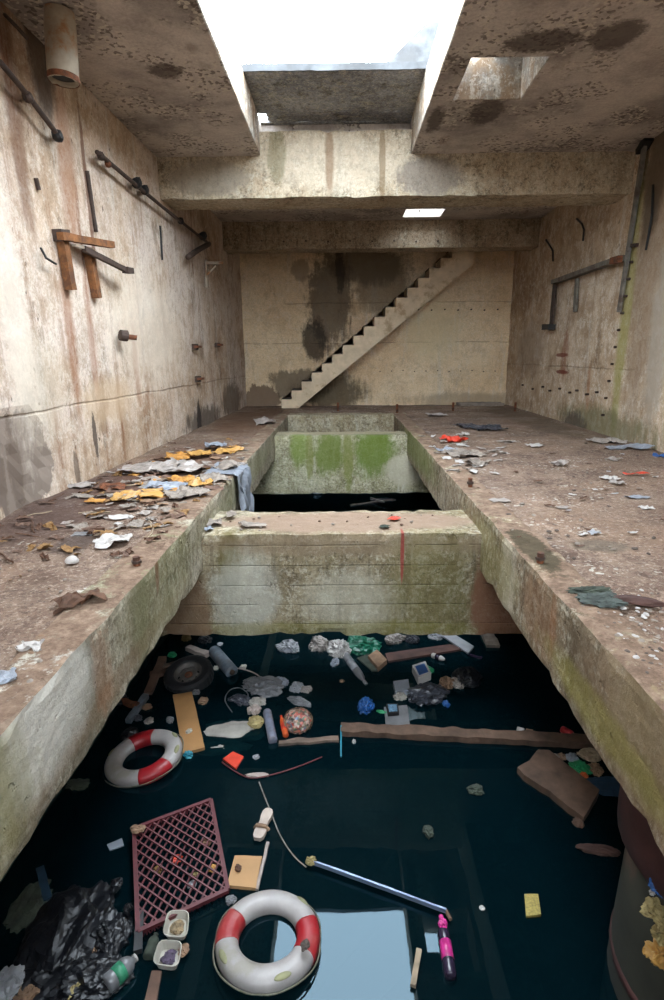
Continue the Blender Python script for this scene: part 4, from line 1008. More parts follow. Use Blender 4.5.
# cartons
def carton(name, poly, z0, z1, m, label, cat, face=None, fm=None):
    P = [W(*q) for q in poly]; c = sum(P, Vector())/4
    bm = bmesh.new(); prism(bm, [(v.x-c.x, v.y-c.y) for v in P], z0, z1, .003, 3)
    o = mkobj(name, bm, m); o.location = c; tag(o, label, cat)
    if fm:
        bm = bmesh.new(); prism(bm, [((v.x-c.x)*face, (v.y-c.y)*face) for v in P], z1-.001, z1+.004)
        mkobj('printed_panel', bm, fm, o)
    return o
mt('printed', (120, 160, 190), rough=.5, var=.5, sc=30)
carton('drink_carton', [(412, 672), (425, 668), (431, 680), (418, 685)], .0, .10, M['whitep'], 'blue and white drink carton on top of the dark grey bag', 'carton', .7, M['blue'])
carton('white_carton', [(393, 686), (408, 684), (410, 695), (395, 697)], .0, .07, M['film_blue'], 'plain pale blue white box left of the drink carton', 'carton')
carton('picture_carton', [(386, 708), (398, 708), (399, 717), (388, 718)], .02, .06, M['black'], 'small flat carton with a printed picture on the grey board', 'carton', .75, M['printed'])
carton('brown_carton', [(368, 660), (377, 654), (387, 664), (378, 672)], .0, .07, M['carton'], 'brown cardboard box below the green bag', 'carton')
carton('tan_wedge', [(357, 659), (368, 655), (378, 672), (372, 672)], -.03, .02, M['slime'], 'murky tan wooden wedge left of the brown cardboard box', 'wood piece')
bar('concrete_stub', W(486, 633, .0), W(493, 648, .0), .09, .05, M['stone'], 'grey brown block by the foot of the nearest cross beam', 'block', n=5, rough=.02)

# ---- clutter below the left edge beam
for i, (a_, b_, w_, m, lb) in enumerate([
    ((150, 676), (168, 671), .05, 'timber', 'brown plank end lying left of the tyre'),
    ((148, 694), (163, 658), .05, 'timber', 'brown plank slanting behind the tyre under the beam'),
    ((128, 722), (146, 696), .035, 'canister', 'grey tube leaning below the left edge beam'),
    ((122, 701), (138, 706), .03, 'rusty', 'red brown rod pointing at the tan board'),
    ((188, 648), (208, 655), .05, 'timber_pale', 'pale stick behind the tyre near the cross beam'),
    ((160, 668), (176, 664), .04, 'drift', 'ragged driftwood piece above the tyre')]):
    bar('timber_piece', W(*a_, .02+.0*i), W(*b_, .05), w_, .03, M[m], lb, 'timber piece', rough=.012, n=8)
for i, (px, py, s, m, lb) in enumerate([
    (147, 707, .055, 'carton', 'tan crumb left of the tan board'), (149, 721, .05, 'film', 'pinkish white crumb above the left lifebuoy'),
    (170, 720, .05, 'clear_grey', 'grey crumb between the left lifebuoy and the tan board'), (138, 718, .05, 'bin_bag_grey', 'dark glassy crumb above the left lifebuoy'),
    (203, 701, .06, 'carton', 'pale tan rag right of the top of the tan board'), (196, 692, .05, 'clear_grey', 'grey lump between the tyre and the tan board'),
    (188, 755, .05, 'cyan', 'bright teal cap touching the bottom of the tan board'), (189, 731, .035, 'foam', 'pale crumb lying on the tan board'),
    (186, 638, .08, 'foam_yellow', 'yellowish lump right under the nearest cross beam corner'), (172, 655, .06, 'green_l', 'dull green lump behind the tyre'),
    (243, 667, .045, 'foam', 'pale crumb on the twig right of the canister'), (216, 668, .04, 'foam', 'pale crumb left of the canister'),
    (205, 640, .10, 'bin_bag', 'black plastic lump behind the canister'), (220, 644, .04, 'clear_pale', 'small white lump behind the canister top'),
    (130, 735, .10, 'bin_bag', 'black plastic lump left of the left lifebuoy'), (118, 700, .12, 'bin_bag', 'black plastic sheet under the left edge beam'),
    (256, 757, .035, 'clear_pale', 'white blue crumb in front of the yellow foam lump'), (110, 770, .04, 'slime', 'green crumb under the beam beside the lifebuoy'),
    (238, 868, .03, 'leafb', 'brown crumb resting on the square plywood piece'), (231, 900, .04, 'clear_grey', 'grey wrapper between the plywood square and the big lifebuoy'),
    (305, 945, .035, 'stone_d', 'dark shell stuck on the right red band of the big lifebuoy')]):
    blob('floating_crumb', px, py, (s, s*.85, s*.6), 200+i, M[m], lb, 'crumb', .18 if 'red band' in lb else .045 if 'board' in lb and 'lying' in lb or 'resting' in lb else .015, .3, 2, 3, rz=i)

# ---- far water: seen between the cross beams
bar('floating_stick', W(350, 505, .02), W(392, 500, .02), .03, .02, M['timber_pale'], 'pale stick floating in the dark water between the cross beams', 'stick')
bar('floating_stick', W(371, 498, .09), W(384, 502, .09), .03, .02, M['whitep'], 'short white stick crossing the longer one between the cross beams', 'stick')
blob('plastic_cup', 317, 492, (.14, .12, .12), 240, M['film_blue'], 'pale blue cup floating under the algae covered cross beam', 'cup', .04)
blob('black_plastic', 383, 500, (.3, .2, .03), 241, M['bin_bag_grey'], 'dark plastic heap under the crossed sticks in the far water', 'plastic')
blob('plastic_scrap', 285, 494, (.18, .1, .03), 242, M['bin_bag_grey'], 'dim plastic scrap left of the pale blue cup', 'scrap')

# ---- rusty steel column at lower right
o = empty('mooring_column', (2.4, 2.7, -5.4), label='thick rusty green steel column rising from the water at the lower right', cat='column')
bm = bmesh.new()
lathe(bm, [(.67, 0), (.66, 1.2), (.655, 1.4), (.65, 1.75), (.64, 2.1), (.63, 2.5)], 40); mkobj('shaft', bm, M['column_green'], o, True)
bm = bmesh.new(); lathe(bm, [(.6, 2.44), (.66, 2.45), (.71, 2.52), (.715, 2.65), (.715, 2.85), (.68, 3.0), (.3, 3.04)], 40); mkobj('rusty_drum', bm, M['column_rust'], o, True)
bm = bmesh.new(); lathe(bm, [(.645, 1.56), (.662, 1.57), (.66, 1.62), (.64, 1.63)], 40); mkobj('collar', bm, M['column_rust'], o, True)

def on_column(px, py, r_):
    d = ray(px, py); a_ = d.x**2+d.y**2; b_ = -2*(d.x*2.4+d.y*2.7); c_ = 2.4**2+2.7**2-r_**2
    q = b_*b_-4*a_*c_
    return d*((-b_-math.sqrt(max(0, q)))/(2*a_))
for i, (px, py, s, m, lb) in enumerate([(657, 912, .06, 'foam_yellow', 'pale crumbly foam clump on the side of the rusty column'), (662, 936, .045, 'foam_yellow', 'middle small foam crumb on the side of the rusty column'), (659, 955, .06, 'yellow_film', 'yellow scrap clinging lowest on the rusty column'), (661, 886, .05, 'blue', 'blue and white scrap clinging highest on the rusty column'), (652, 893, .015, 'whitep', 'tiny white speck on the rusty column beside the blue scrap')]):
    blob('clinging_scrap', px, py, (s, s, s), 260+i, M[m], lb, 'scrap', loc=on_column(px, py, .66), sub=4 if s > .02 else 3, amp=.45)

# ================================================================== DECK RUBBISH
def onD(o, px, py, rz=0, dz=0.0, pz=0):
    v = D(px, py); o.location = (v.x, v.y, v.z+.002+dz+pz); o.rotation_euler = (0, 0, rz); return o
def dsheet(name, px, py, w_, l_, seed, m, label, cat, rz=0, amp=.25, res=16, group=None, dz=0):
    o = mkobj(name, sheet(w_, l_, seed, res, amp), M[m]); onD(o, px, py, rz, dz); return tag(o, label, cat, group)
for i, a in enumerate([
    ('plastic_bag', 137, 497, .55, .42, 'yellow_film', 'yellow plastic bag at the front of the heap on the left deck', 'bag', .3, .3),
    ('plastic_film', 126, 500, .22, .25, 'film', 'pale film folded over the left end of the yellow bag', 'film', .5, .3),
    ('plastic_film', 150, 471, .8, .6, 'film', 'wide clear plastic film nearest the left wall', 'film', .1, .2),
    ('plastic_film', 183, 471, .75, .6, 'film', 'big whitish plastic film in the middle of the left deck heap', 'film', -.2, .22),
    ('plastic_sheet', 200, 457, .4, .4, 'yellow_film', 'yellow sheet at the far side of the left deck heap', 'sheet', .5, .25),
    ('plastic_sheet', 228, 452, .4, .5, 'yellow_film', 'small yellow sheet right of the larger yellow sheet', 'sheet', -.4, .25),
    ('plastic_sheet', 178, 458, .4, .5, 'ochre', 'ochre paper behind the whitish film', 'paper', .2, .25),
    ('plastic_sheet', 199, 485, .30, .35, 'yellow_film', 'orange yellow scrap at the right of the newspapers', 'sheet', .6, .3),
    ('plastic_sheet', 182, 484, .28, .35, 'ochre', 'ochre scrap between the films and newspapers', 'paper', .9, .35),
    ('plastic_bag', 216, 449, .4, .5, 'film_blue', 'bluish white plastic bag at the far end of the heap', 'bag', .2, .3),
    ('plastic_bag', 165, 488, .5, .35, 'film_blue', 'blue white bag behind the yellow bag', 'bag', -.3, .3),
    ('newspaper', 186, 496, .5, .45, 'news', 'crumpled newspaper sheet beside the front yellow bag', 'newspaper', .4, .3),
    ('newspaper', 229, 469, .36, .55, 'news', 'crumpled grey newspaper heap near the edge beam', 'newspaper', -.2, .3),
    ('newspaper', 212, 480, .35, .6, 'news', 'torn newspaper strip at the edge of the left deck heap', 'newspaper', .5, .3),
    ('plastic_film', 265, 423, .55, .9, 'film', 'clear film lying near the far end of the left deck', 'film', .2, .25),
    ('white_paper', 113, 543, .30, .26, 'whitep', 'shredded white paper alone on the left deck dirt', 'paper', .5, .35),
    ('flat_slab', 83, 535, .20, .12, 'clear_grey', 'flat grey plastic piece left of the shredded white paper', 'plastic piece', .1, .15),
    ('pink_rag', 113, 489, .30, .35, 'rusty', 'reddish brown rag left of the front yellow bag', 'rag', .3, .3),
    ('crumpled_paper', 31, 648, .13, .10, 'whitep', 'crumpled red and white paper on the near left deck', 'paper', .2, .5),
    ('plastic_scrap', 4, 680, .12, .13, 'film_blue', 'whitish plastic scrap at the left picture edge', 'scrap', .4, .4),
    ('rotten_leaves', 78, 604, .30, .20, 'leafb', 'dark rotten leaf clump beside the left edge beam', 'leaves', .7, .4),
    ('film_scrap', 82, 486, .3, .25, 'film', 'dusty film strip lying by the left wall foot', 'film', .2, .3),
    ('film_scrap', 150, 452+30, .3, .4, 'film', 'thin dusty film behind the reddish rag', 'film', 1.2, .2),
    ('orange_rag', 452, 441, .34, .5, 'redorange', 'bright orange rag on the far right deck', 'rag', .4, .35),
    ('dark_rag', 468, 427, .5, .7, 'bin_bag_grey', 'dark grey rag behind the orange rag', 'rag', .2, .25),
    ('dark_rag', 489, 430, .7, .5, 'bin_bag_grey', 'long dark rag right of the other dark rag', 'rag', .1, .22),
    ('white_paper', 472, 427, .16, .25, 'whitep', 'small white paper on the dark rags', 'paper', .4, .35),
    ('white_paper', 446, 451, .35, .35, 'film_blue', 'bluish white paper in front of the orange rag', 'paper', .1, .3),
    ('newspaper', 463, 455, .5, .6, 'news', 'crumpled newspaper in front of the orange rag', 'newspaper', .5, .3),
    ('newspaper', 476, 464, .4, .35, 'news', 'newspaper scraps nearest the viewer in the right deck heap', 'newspaper', .9, .35),
    ('plastic_film', 607, 442, .6, .5, 'film', 'clear film lying by the right wall foot', 'film', .2, .2),
    ('plastic_film', 628, 449, .8, .25, 'film_blue', 'long bluish film strip by the right wall foot', 'film', -.2, .2),
    ('white_paper', 535, 446, .28, .25, 'whitep', 'white paper in the middle of the far right deck', 'paper', .2, .2),
    ('white_paper', 559, 465, .26, .2, 'film', 'crumpled dull paper in front of the middle white paper', 'paper', .8, .5),
    ('white_paper', 609, 479, .18, .2, 'whitep', 'white paper left of the thin red strip', 'paper', .4, .4),
    ('white_paper', 614, 460, .16, .2, 'film', 'small pale paper behind the thin red strip', 'paper', .4, .4),
    ('red_strip', 636, 475, .34, .08, 'redorange', 'thin red plastic strip on the right deck', 'strip', .1, .2),
    ('white_paper', 618, 484, .16, .12, 'film', 'dull crumpled scrap in front of the thin red strip', 'paper', .4, .5),
    ('white_paper', 638, 498, .26, .10, 'film_blue', 'flat pale blue film on the right deck', 'film', .0, .2),
    ('white_paper', 646, 509, .14, .12, 'whitep', 'small white paper nearest the viewer at the right edge', 'paper', .4, .4),
    ('white_paper', 500, 501, .22, .14, 'film', 'pale sheet near the rusty bolt on the right deck', 'paper', .1, .15),
    ('white_paper', 563, 508, .14, .08, 'film', 'thin pale scrap in the middle of the right deck', 'paper', .1, .2),
    ('blue_scrap', 661, 457, .14, .2, 'blue', 'bright blue scrap at the foot of the right wall', 'scrap', .1, .4),
    ('white_paper', 437, 416, .5, .4, 'film', 'pale film near the back wall on the right deck', 'film', .1, .3),
]):
    nm, px, py, w_, l_, m, lb, cat, rz, amp = a
    dsheet(nm, px, py, w_, l_, 300+i, m, lb, cat, rz, amp, 20 if w_ > .3 else 12, dz=.012*(i % 5) if i < 13 else 0)
# draped rag over the left beam
bm = bmesh.new(); g = {}; e0 = D(243, 455); 
a0, a1 = 7.75, 8.75
for i in range(17):
    for j in range(23):
        u, t_ = i/16, j/22
        y = a0+(a1-a0)*u; s = t_*1.35
        top = .45
        if s < top: x, z = PL-top+s+.02, DZ+.03+noise.noise(Vector((u*5, s*6, 2)))*.03
        else: x, z = PL+.055+abs(noise.noise(Vector((u*7, s*2, 5))))*.13, DZ+.03-(s-top)*(.75+.45*noise.noise(Vector((u*4, 1, 9))))
        y += noise.noise(Vector((u*3, s*2, 7)))*.12+(u-.5)*-.25*t_
        g[i, j] = bm.verts.new((x-PL, y-8.2, z-DZ+.0))
fs = [bm.faces.new((g[i, j], g[i+1, j], g[i+1, j+1], g[i, j+1])) for i in range(16) for j in range(22)]
o = mkobj('draped_rag', bm, M['film_blue']); o.location = (PL, 8.2, DZ); sm = o.modifiers.new('s', 'SOLIDIFY'); sm.thickness = .008
tag(o, 'bluish grey rag draped over the left edge beam into the pit', 'rag')
# on the cross beam
ZC = -1.875
def onX(o, px, py, rz=0): v = atz(px, py, ZC); o.location = (v.x, v.y, ZC+.012); o.rotation_euler = (0, 0, rz); return o
for i, (px, py, w_, l_, m, lb, cat) in enumerate([(253, 527, .28, .12, 'news', 'flat tan paper lying on the nearest cross beam', 'paper'), (213, 524, .2, .25, 'news', 'grey crumpled paper at the left end of the nearest cross beam', 'paper'), (208, 530, .1, .12, 'film_blue', 'small bluish scrap at the front left corner of the nearest cross beam', 'scrap'), (394, 520, .14, .10, 'redorange', 'faded red scrap on the right half of the nearest cross beam', 'scrap'), (385, 528, .12, .10, 'slime', 'greenish stone like lump on the front edge of the nearest cross beam', 'lump'), (231, 517, .3, .1, 'stone', 'dusty rag piece at the back left of the nearest cross beam', 'rag')]):
    o = mkobj('cross_beam_scrap', sheet(w_, l_, 400+i, 10, .3), M[m]); onX(o, px, py, .3*i); tag(o, lb, cat)

# small litter, each an object, copied from a few kinds
def proto(bm, nm, m): return mkobj(nm, bm, m)
def scatter(nm, bmf, mats, label, cat, group, zone, n, smin, smax, seed, zfn=None):
    rnd = random.Random(seed); base = []
    for q, m in enumerate(mats):
        base.append(mkobj(nm, bmf(seed+q), M[m]))
    for i in range(n):
        src = base[i % len(base)]
        o = src if i < len(base) else src.copy()
        if i >= len(base): C.objects.link(o)
        u = rnd.random(); v = rnd.random(); px, py = zone(u, v, rnd)
        P_ = D(px, py) if zfn is None else zfn(px, py)
        s = rnd.uniform(smin, smax)
        o.scale = (s, s*rnd.uniform(.6, 1.2), s*rnd.uniform(.6, 1.1)); o.location = P_+Vector((0, 0, .004)); o.rotation_euler = (rnd.uniform(-.2, .2), rnd.uniform(-.2, .2), rnd.uniform(0, 6.3))
        o['label'] = label; o['category'] = cat; o['group'] = group
def in_deck_left(px, py):
    v = D(px, py); return XLw(v.y)+.12 < v.x < PL-.1 and v.y < 18.5
def in_deck_right(px, py):
    v = D(px, py); return PR+.1 < v.x < XRw(v.y)-.15 and v.y < 18.5
def zone_poly(x0, y0, x1, y1, ok):
    def f(u, v, rnd):
        for _ in range(400):
            px, py = x0+(x1-x0)*rnd.random(), y0+(y1-y0)*rnd.random()
            if ok(px, py): return px, py
        return (x0+x1)/2, (y0+y1)/2
    return f
paper = lambda s: sheet(1, .8, s, 5, .35, .03)
peb = lambda s: crumple((.5, .4, .28), s, 2, .2, 1.2, .3)
leafm = lambda s: sheet(1, .5, s, 5, .5, .03, ragged=.8)
twig = lambda s: (lambda b: (tube(b, [(-.5, 0, .03), (-.2, .04, .04), (.15, -.02, .03), (.5, .03, .03)], .03, 5), b)[1])(bmesh.new())
zl = zone_poly(0, 432, 262, 560, in_deck_left)
scatter('paper_scrap', paper, ['film', 'news', 'news', 'whitep'], 'small dull white paper scrap scattered around the left deck rubbish heap', 'paper scrap', 'paper scraps around the left deck heap', zone_poly(60, 440, 250, 530, in_deck_left), 90, .06, .2, 500)
scatter('dead_leaf', leafm, ['leafb', 'leafy', 'timber'], 'small brown dead leaf scattered on the left deck', 'leaf', 'dead leaves on the left deck', zl, 80, .07, .18, 520)
scatter('cardboard_scrap', paper, ['carton', 'timber', 'ochre'], 'small brown cardboard scrap mixed into the left deck rubbish heap', 'cardboard scrap', 'cardboard scraps in the left deck heap', zone_poly(90, 442, 255, 515, in_deck_left), 60, .08, .24, 510)
scatter('twig', twig, ['leafb', 'stickw'], 'thin short twig lying on the left deck', 'twig', 'twigs on the left deck', zl, 30, .15, .4, 540)
scatter('pebble', peb, ['stone', 'carton'], 'small pebble lying on the left deck dirt', 'pebble', 'pebbles on the left deck', zone_poly(0, 500, 190, 720, in_deck_left), 30, .015, .045, 560)
scatter('paper_scrap', paper, ['whitep', 'film', 'news'], 'small pale paper scrap scattered around the orange rag heap', 'paper scrap', 'paper scraps around the orange rag', zone_poly(415, 432, 510, 475, in_deck_right), 60, .06, .18, 580)
scatter('paper_scrap', paper, ['whitep', 'clear_pale'], 'tiny white paper scrap lying loose on the open right deck', 'paper scrap', 'loose scraps on the open right deck', zone_poly(520, 430, 664, 540, in_deck_right), 14, .04, .10, 600)
scatter('pebble', peb, ['stone', 'stone_d'], 'small stone lying loose on the open right deck', 'pebble', 'pebbles on the open right deck', zone_poly(420, 440, 664, 590, in_deck_right), 45, .025, .07, 620)
scatter('gravel_stone', peb, ['whitep', 'stone', 'stone_d'], 'small pale gravel stone on the near right deck corner', 'stone', 'gravel stones on the near right deck', zone_poly(560, 590, 664, 720, in_deck_right), 110, .012, .04, 640)
scatter('dead_leaf', leafm, ['leafb', 'timber'], 'small brown dead leaf lying on the right deck', 'leaf', 'dead leaves on the right deck', zone_poly(420, 425, 664, 560, in_deck_right), 30, .05, .13, 660)
scatter('pebble', peb, ['stone', 'leafb'], 'small pebble lying on top of the nearest cross beam', 'pebble', 'pebbles on the nearest cross beam', lambda u, v, r: (r.uniform(230, 460), r.uniform(514, 532)), 22, .02, .05, 680, zfn=lambda a, b: atz(a, b, ZC)+Vector((0, 0, .005)))
o = mkobj('white_stone', crumple((.055, .04, .04), 700, 3, .12, 1.2, .5), M['whitep']); onD(o, 72, 563, .2, .02); tag(o, 'smooth whitish stone on the left deck below the shredded paper', 'stone')
o = mkobj('rotting_stick', crumple((.16, .04, .035), 701, 4, .25, 2, .5), M['timber_dark']); onD(o, 636, 604, -.35, .02); tag(o, 'short rotten brown wood piece on the near right deck', 'wood piece')
o = mkobj('moss_clump', crumple((.15, .10, .03), 702, 4, .5, 2.5, .4, octs=4), M['moss_clump']); onD(o, 603, 602, .1, .01); tag(o, 'blue grey soggy clump beside the right edge beam', 'clump')
o = mkobj('moss_clump', crumple((.14, .05, .02), 703, 4, .5, 2.5, .4, octs=4), M['slime']); onD(o, 588, 592, .1, .01); tag(o, 'dark green soggy clump left of the blue grey clump', 'clump')
for px, py, h_, lb in ((540, 563, .09, 'short rusty bolt standing on the right edge beam nearest the viewer'), (470, 487, .12, 'short rusty bolt standing on the right edge beam beyond the cross beam'), (137, 566, .08, 'short rusty bolt standing on the left edge beam')):
    o = empty('rusty_bolt', D(px, py), label=lb, cat='bolt')
    bm = bmesh.new(); lathe(bm, [(.028, -.02), (.028, h_)], 12); mkobj('shank', bm, M['rusty'], o)
    bm = bmesh.new(); lathe(bm, [(.042, h_*.35), (.042, h_*.6)], 6); mkobj('nut', bm, M['rust_dark'], o)
# rebar stubs by the back wall
for px, py, lb in ((397, 413, 'rusty bar stub standing at the right corner of the pit end'), (453, 411, 'rusty bar stub standing right of the pit near the back wall'), (338, 411, 'rusty bar stub standing behind the pit end beam'), (515, 411, 'rusty bar stub standing at the right wall corner')):
    v = D(px, py); bm = bmesh.new(); lathe(bm, [(.035, -.02), (.035, .25), (.03, .26)], 8); o = mkobj('bar_stub', bm, M['rusty']); o.location = v; tag(o, lb, 'bar stub')
bm = bmesh.new(); rough_box(bm, (-.75, -.3, 0), (.75, .3, .10), .1, .02, .02); o = mkobj('low_concrete_step', bm, M['stone']); v = D(483, 414); o.location = (v.x+.6, 19.15, DZ-.01); tag(o, 'low flat concrete step at the foot of the back wall', 'step')

# ================================================================== WALL FIXTURES
def wtube(name, pts, r, m, label, cat, wall=LW, off=.1, seg=10, extra=None, group=None, rough=.004):
    P = [wall(*q[:2], (q[2] if len(q) > 2 else off)) for q in pts]; c = P[0].copy()
    o = empty(name, c, label=label, cat=cat, group=group)
    bm = bmesh.new(); pp = []
    for a_, b_ in zip(P, P[1:]):
        n = 8
        for k_ in range(n): pp.append(a_+(b_-a_)*k_/n-c)
    pp.append(P[-1]-c); tube(bm, pp, r, seg, rough=rough); mkobj('pipe', bm, M[m], o, True)
    for (x, y, s, mm) in (extra or []):
        q = wall(x, y, off)-c; qw = wall(x, y, -.03)-c
        bm = bmesh.new(); tube(bm, [q+(qw-q)*t_ for t_ in (0, .5, 1)], s*.5, 8); b2 = bmesh.new()
        wb_ = mkobj('wall_bracket', bm, M[mm], o)
        bmesh.ops.create_icosphere(b2, subdivisions=2, radius=s)
        for v in b2.verts: v.co = v.co*(1+.25*noise.noise(v.co*20))+q
        mkobj('clamp', b2, M[mm], wb_)
    return o
wtube('wall_pipe', [(0, 62), (30, 98), (60, 138)], .03, 'rust_dark', 'upper grey pipe running diagonally into the top left edge', 'pipe', off=.16, extra=[(28, 97, .06, 'rust_dark'), (58, 136, .07, 'black')])
wtube('wall_pipe', [(97, 152), (130, 180), (170, 213), (208, 243)], .032, 'rust_dark', 'long dark grey pipe running along the left wall to the far beam', 'pipe', off=.16, extra=[(101, 156, .06, 'rust_dark'), (108, 164, .05, 'rusty'), (137, 183, .09, 'black'), (145, 190, .08, 'black'), (181, 221, .07, 'black'), (203, 236, .10, 'black')])
wtube('hook_rod', [(5, 15), (12, 22, .2), (27, 38, .22)], .02, 'rust_dark', 'bent dark hook rod in the top left corner', 'hook', off=.1)
wtube('wall_pipe', [(188, 257), (198, 250, .15), (209, 244)], .06, 'rust_dark', 'short dark pipe stub below the end of the long pipe', 'pipe', off=.2)
wtube('wall_strap', [(87, 171), (92, 205), (96, 232)], .03, 'rust_dark', 'thin rusted vertical strap above the orange bracket', 'strap', off=.02)
wtube('wall_strap', [(36, 178), (39, 190)], .025, 'rust_dark', 'short rusted strap left of the thin rusted strap', 'strap', off=.02)
wtube('wall_strap', [(160, 226), (162, 260)], .025, 'black', 'narrow black slot shaped strap on the left wall', 'strap', off=.02)
wtube('bent_wire', [(41, 248), (46, 258, .12), (56, 264, .1)], .014, 'black', 'bent black wire left of the orange bracket', 'wire', off=.05)
# rusty bracket: two posts, shelf bar, slanting arm
def wbar(nm, par, a_, b_, w_, h_, m, c, wall=LW, rough=.006):
    A, B = wall(*a_)-c, wall(*b_)-c
    bm = bmesh.new(); tube(bm, [A+(B-A)*i/8 for i in range(9)], 1, sec=[(-w_, -h_), (w_, -h_), (w_, h_), (-w_, h_)], rough=rough)
    return mkobj(nm, bm, M[m], par)
c = LW(62, 240, 0)
o = empty('rusty_bracket', c, label='orange rusted steel bracket with two posts high on the left wall', cat='bracket')
wbar('wall_post', o, (62, 238, .06), (71, 290, .06), .07, .05, 'rusty_orange', c)
wbar('wall_post', o, (88, 249, .06), (97, 298, .06), .07, .05, 'rusty_orange', c)
wbar('shelf_bar', o, (60, 236, .10), (112, 245, .25), .045, .045, 'rusty_orange', c)
wbar('mount_plate', o, (57, 235, .06), (66, 236, .06), .06, .07, 'rust_dark', c)
wbar('slanting_arm', o, (84, 249, .15), (128, 271, .25), .03, .035, 'rust_dark', c)
wbar('arm_tip', o, (125, 270, .25), (131, 271, .25), .05, .045, 'rust_dark', c)
wbar('small_shelf', o, (74, 245, .13), (92, 250, .13), .03, .02, 'pipe_white', c)
c = LW(120, 335, 0)
o = empty('pipe_stub', c, label='short rusted pipe stub sticking out of the middle of the left wall', cat='pipe stub')
bm = bmesh.new(); A, B = LW(120, 335, .09)-c, LW(127, 336, .17)-c; tube(bm, [A, (A+B)/2, B], .085, 12, rough=.01); mkobj('flange', bm, M['rust_dark'], o)
bm = bmesh.new(); A, B = LW(124, 336, .1)-c, LW(137, 338, .28)-c; tube(bm, [A, (A+B)/2, B], .04, 10, rough=.006); mkobj('pipe', bm, M['rusty'], o)
for px, py, s, lb in ((193, 347, .11, 'upper small dark metal box on the left wall near the corner'), (196, 379, .11, 'lower small dark metal box on the left wall near the corner'), (216, 345, .09, 'small round dark fitting right of the upper metal box')):
    c = LW(px, py, 0); o = empty('wall_box', c, label=lb, cat='wall fitting')
    bm = bmesh.new(); rough_box(bm, (-.05, -s, -s*.6), (.10, s, s*.6), .05, .008, .005); mkobj('casing', bm, M['rust_dark'], o)
    bm = bmesh.new(); rough_box(bm, (.06, -s*1.3, -.02), (.16, s*1.6, .03), .05, .006); mkobj('lip', bm, M['rusty'], o)
c = LW(208, 270, 0); o = empty('white_bracket', c, label='pale triangular bracket on the left wall near the far corner', cat='bracket')
wbar('back_post', o, (206, 260, .03), (207, 288, .03), .04, .03, 'pipe_white', c); wbar('top_arm', o, (206, 263, .05), (223, 263, .45), .03, .03, 'pipe_white', c); wbar('brace', o, (207, 275, .05), (216, 266, .3), .02, .02, 'pipe_white', c)
# pipe stub through the ceiling, top left
P1 = atz(53, 12, 3.66); P0 = Vector((P1.x, P1.y, 2.95))
o = empty('hanging_drain_pipe', (P1.x+.03, P1.y, 3.0), rot=(0, .06, 0), label='wide rust stained pale drain pipe hanging from the ceiling top left', cat='pipe')
bm = bmesh.new(); R_ = .165; rings = []
for z, rr in ((.665, R_*.93), (.5, R_), (.2, R_), (.02, R_), (.0, R_*.9), (.04, R_*.86), (.6, R_*.8)):
    rings.append([bm.verts.new((rr*math.cos(2*PI*k_/28), rr*math.sin(2*PI*k_/28), z+(noise.noise(Vector((k_*.5, z, 1)))*.02 if z < .1 else 0))) for k_ in range(28)])
for a_, b_ in zip(rings, rings[1:]):
    for k_ in range(28): bm.faces.new((a_[k_], a_[(k_+1) % 28], b_[(k_+1) % 28], b_[k_]))
mkobj('pipe_shell', bm, M['pipe_white'], o, True)
bm = bmesh.new(); lathe(bm, [(R_*.83, .05), (R_*.83, .06)], 28); mkobj('bore_shade_disc', bm, M['black'], o)  # black disc stands in for the shade inside the hollow pipe
bm = bmesh.new(); lathe(bm, [(R_*1.01, 0), (R_*1.025, .015), (R_*1.025, .05), (R_*1.005, .06)], 28, cap=False); mkobj('rusted_rim', bm, M['rusty'], o, True)
# smaller stub near the front beam
P1 = atz(141, 148, 3.66); bm = bmesh.new(); lathe(bm, [(.09, 0), (.1, .03), (.1, .5)], 18); o = mkobj('hanging_drain_pipe', bm, M['pipe_white']); o.location = (P1.x-.05, P1.y-.5, 3.2); tag(o, 'small pale pipe stub under the ceiling by the pale beam', 'pipe')
# right wall
c = RW(640, 160, 0)
o = empty('wall_conduit', c, label='long grey vertical conduit high on the right wall', cat='conduit')
wbar('channel', o, (646, 136, .10), (619, 312, .06), .045, .03, 'pipe_grey', c, RW)
wbar('top_clamp', o, (649, 138, .1), (640, 152, .08), .08, .05, 'black', c, RW); wbar('clamp', o, (637, 245, .05), (629, 246, .05), .03, .03, 'rust_dark', c, RW)
c = RW(585, 270, 0)
o = empty('wall_rail', c, label='grey angular rail with two hanging legs on the right wall', cat='rail')
wbar('rail_bar', o, (554, 282, .12), (622, 258, .12), .08, .05, 'pipe_grey', c, RW)
wbar('rail_leg', o, (555, 284, .08), (551, 328, .06), .075, .032, 'rust_dark', c, RW); wbar('rail_leg', o, (577, 278, .08), (575, 312, .06), .06, .03, 'pipe_grey', c, RW)
wbar('black_foot', o, (545, 327, .12), (552, 327, .12), .09, .07, 'black', c, RW); wbar('rusty_end', o, (612, 261, .16), (620, 259, .16), .05, .06, 'rusty', c, RW)
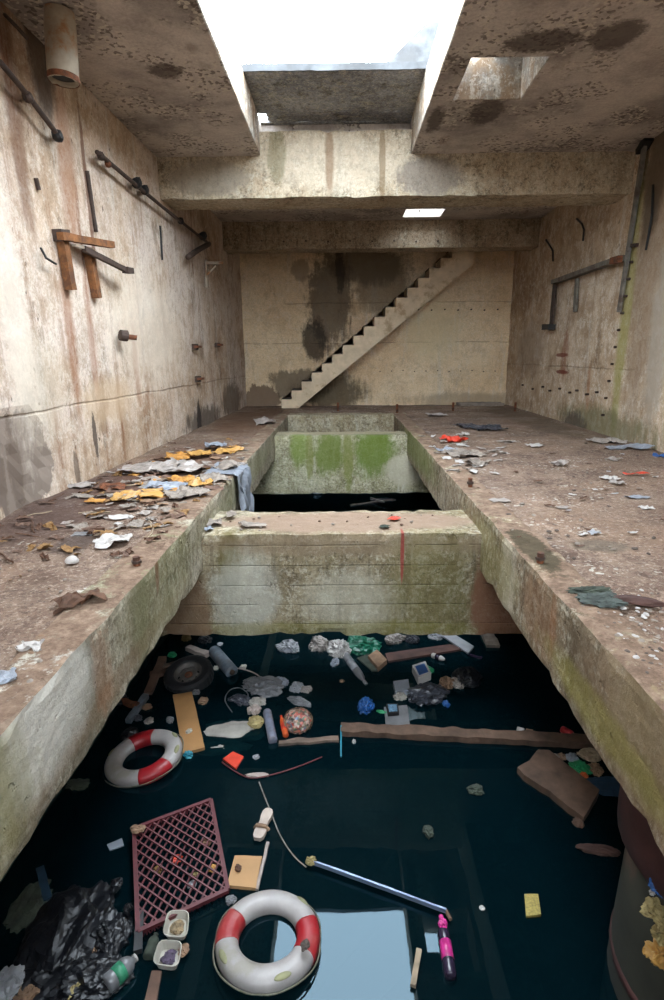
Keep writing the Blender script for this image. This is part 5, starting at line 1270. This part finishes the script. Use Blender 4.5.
for pts, lb in (([(546, 240, .02), (550, 246, .1), (553, 251, .1), (553, 261, .1)], 'bent black hook on the right wall nearer the back corner'), ([(577, 219, .02), (582, 224, .1), (584, 230, .1), (583, 241, .1)], 'bent black hook on the right wall nearer the long conduit'), ([(653, 185, .02), (652, 215, .05), (646, 250, .02)], 'thin black cable hanging beside the long conduit')):
    P = [RW(*q) for q in pts]; c = P[0].copy(); bm = bmesh.new(); tube(bm, [v-c for v in P], .022, 8, rough=.004); o = mkobj('wall_hook', bm, M['black']); o.location = c; tag(o, lb, 'hook' if 'hook' in lb else 'cable')
# anchor bolts in rows
rows = []
def stub(P, d, s, m, label, group):
    global STB
    if STB is None:
        bm = bmesh.new(); lathe(bm, [(.5, -.5), (.5, .6), (.3, .8)], 7); STB = mkobj('anchor_bolt', bm, M[m]); o = STB
    else: o = STB.copy(); C.objects.link(o)
    o.location = P; o.scale = (s, s, s*1.6); o.rotation_euler = d; o['label'] = label; o['category'] = 'anchor bolt'; o['group'] = group
STB = None
for i in range(9): stub(aty(392+i*13.2, 309.5+(i % 2)*.6, YB-.02), (PI/2, 0, 0), .05, 'rust_dark', 'small rusty anchor bolt in the upper row on the back wall', 'anchor bolts high on the back wall')
for i in range(11): stub(aty(380+i*11.5, 371.5-(i % 3)*.5, YB-.02), (PI/2, 0, 0), .04, 'rust_dark', 'small rusty anchor bolt in the lower row on the back wall', 'anchor bolts low on the back wall')
for i in range(9): stub(RW(523+i*9+(i % 3), 385+i*.9+(i % 2)*3, .02), (0, PI/2, 0), .05, 'rust_dark', 'small dark anchor bolt in the low row on the right wall', 'anchor bolts low on the right wall')
for i in range(10): stub(RW(632-i*3.2, 262+i*17, .02), (0, PI/2, 0), .05, 'rust_dark', 'small dark anchor bolt beside the yellow green streak on the right wall', 'anchor bolts beside the green streak')
for i in range(9): stub(aty(262+i*22, 241+(i % 2)*.7, 17.19), (PI/2, 0, 0), .045, 'rust_dark', 'small dark bolt hole plug on the face of the far ceiling beam', 'plugs on the far ceiling beam')
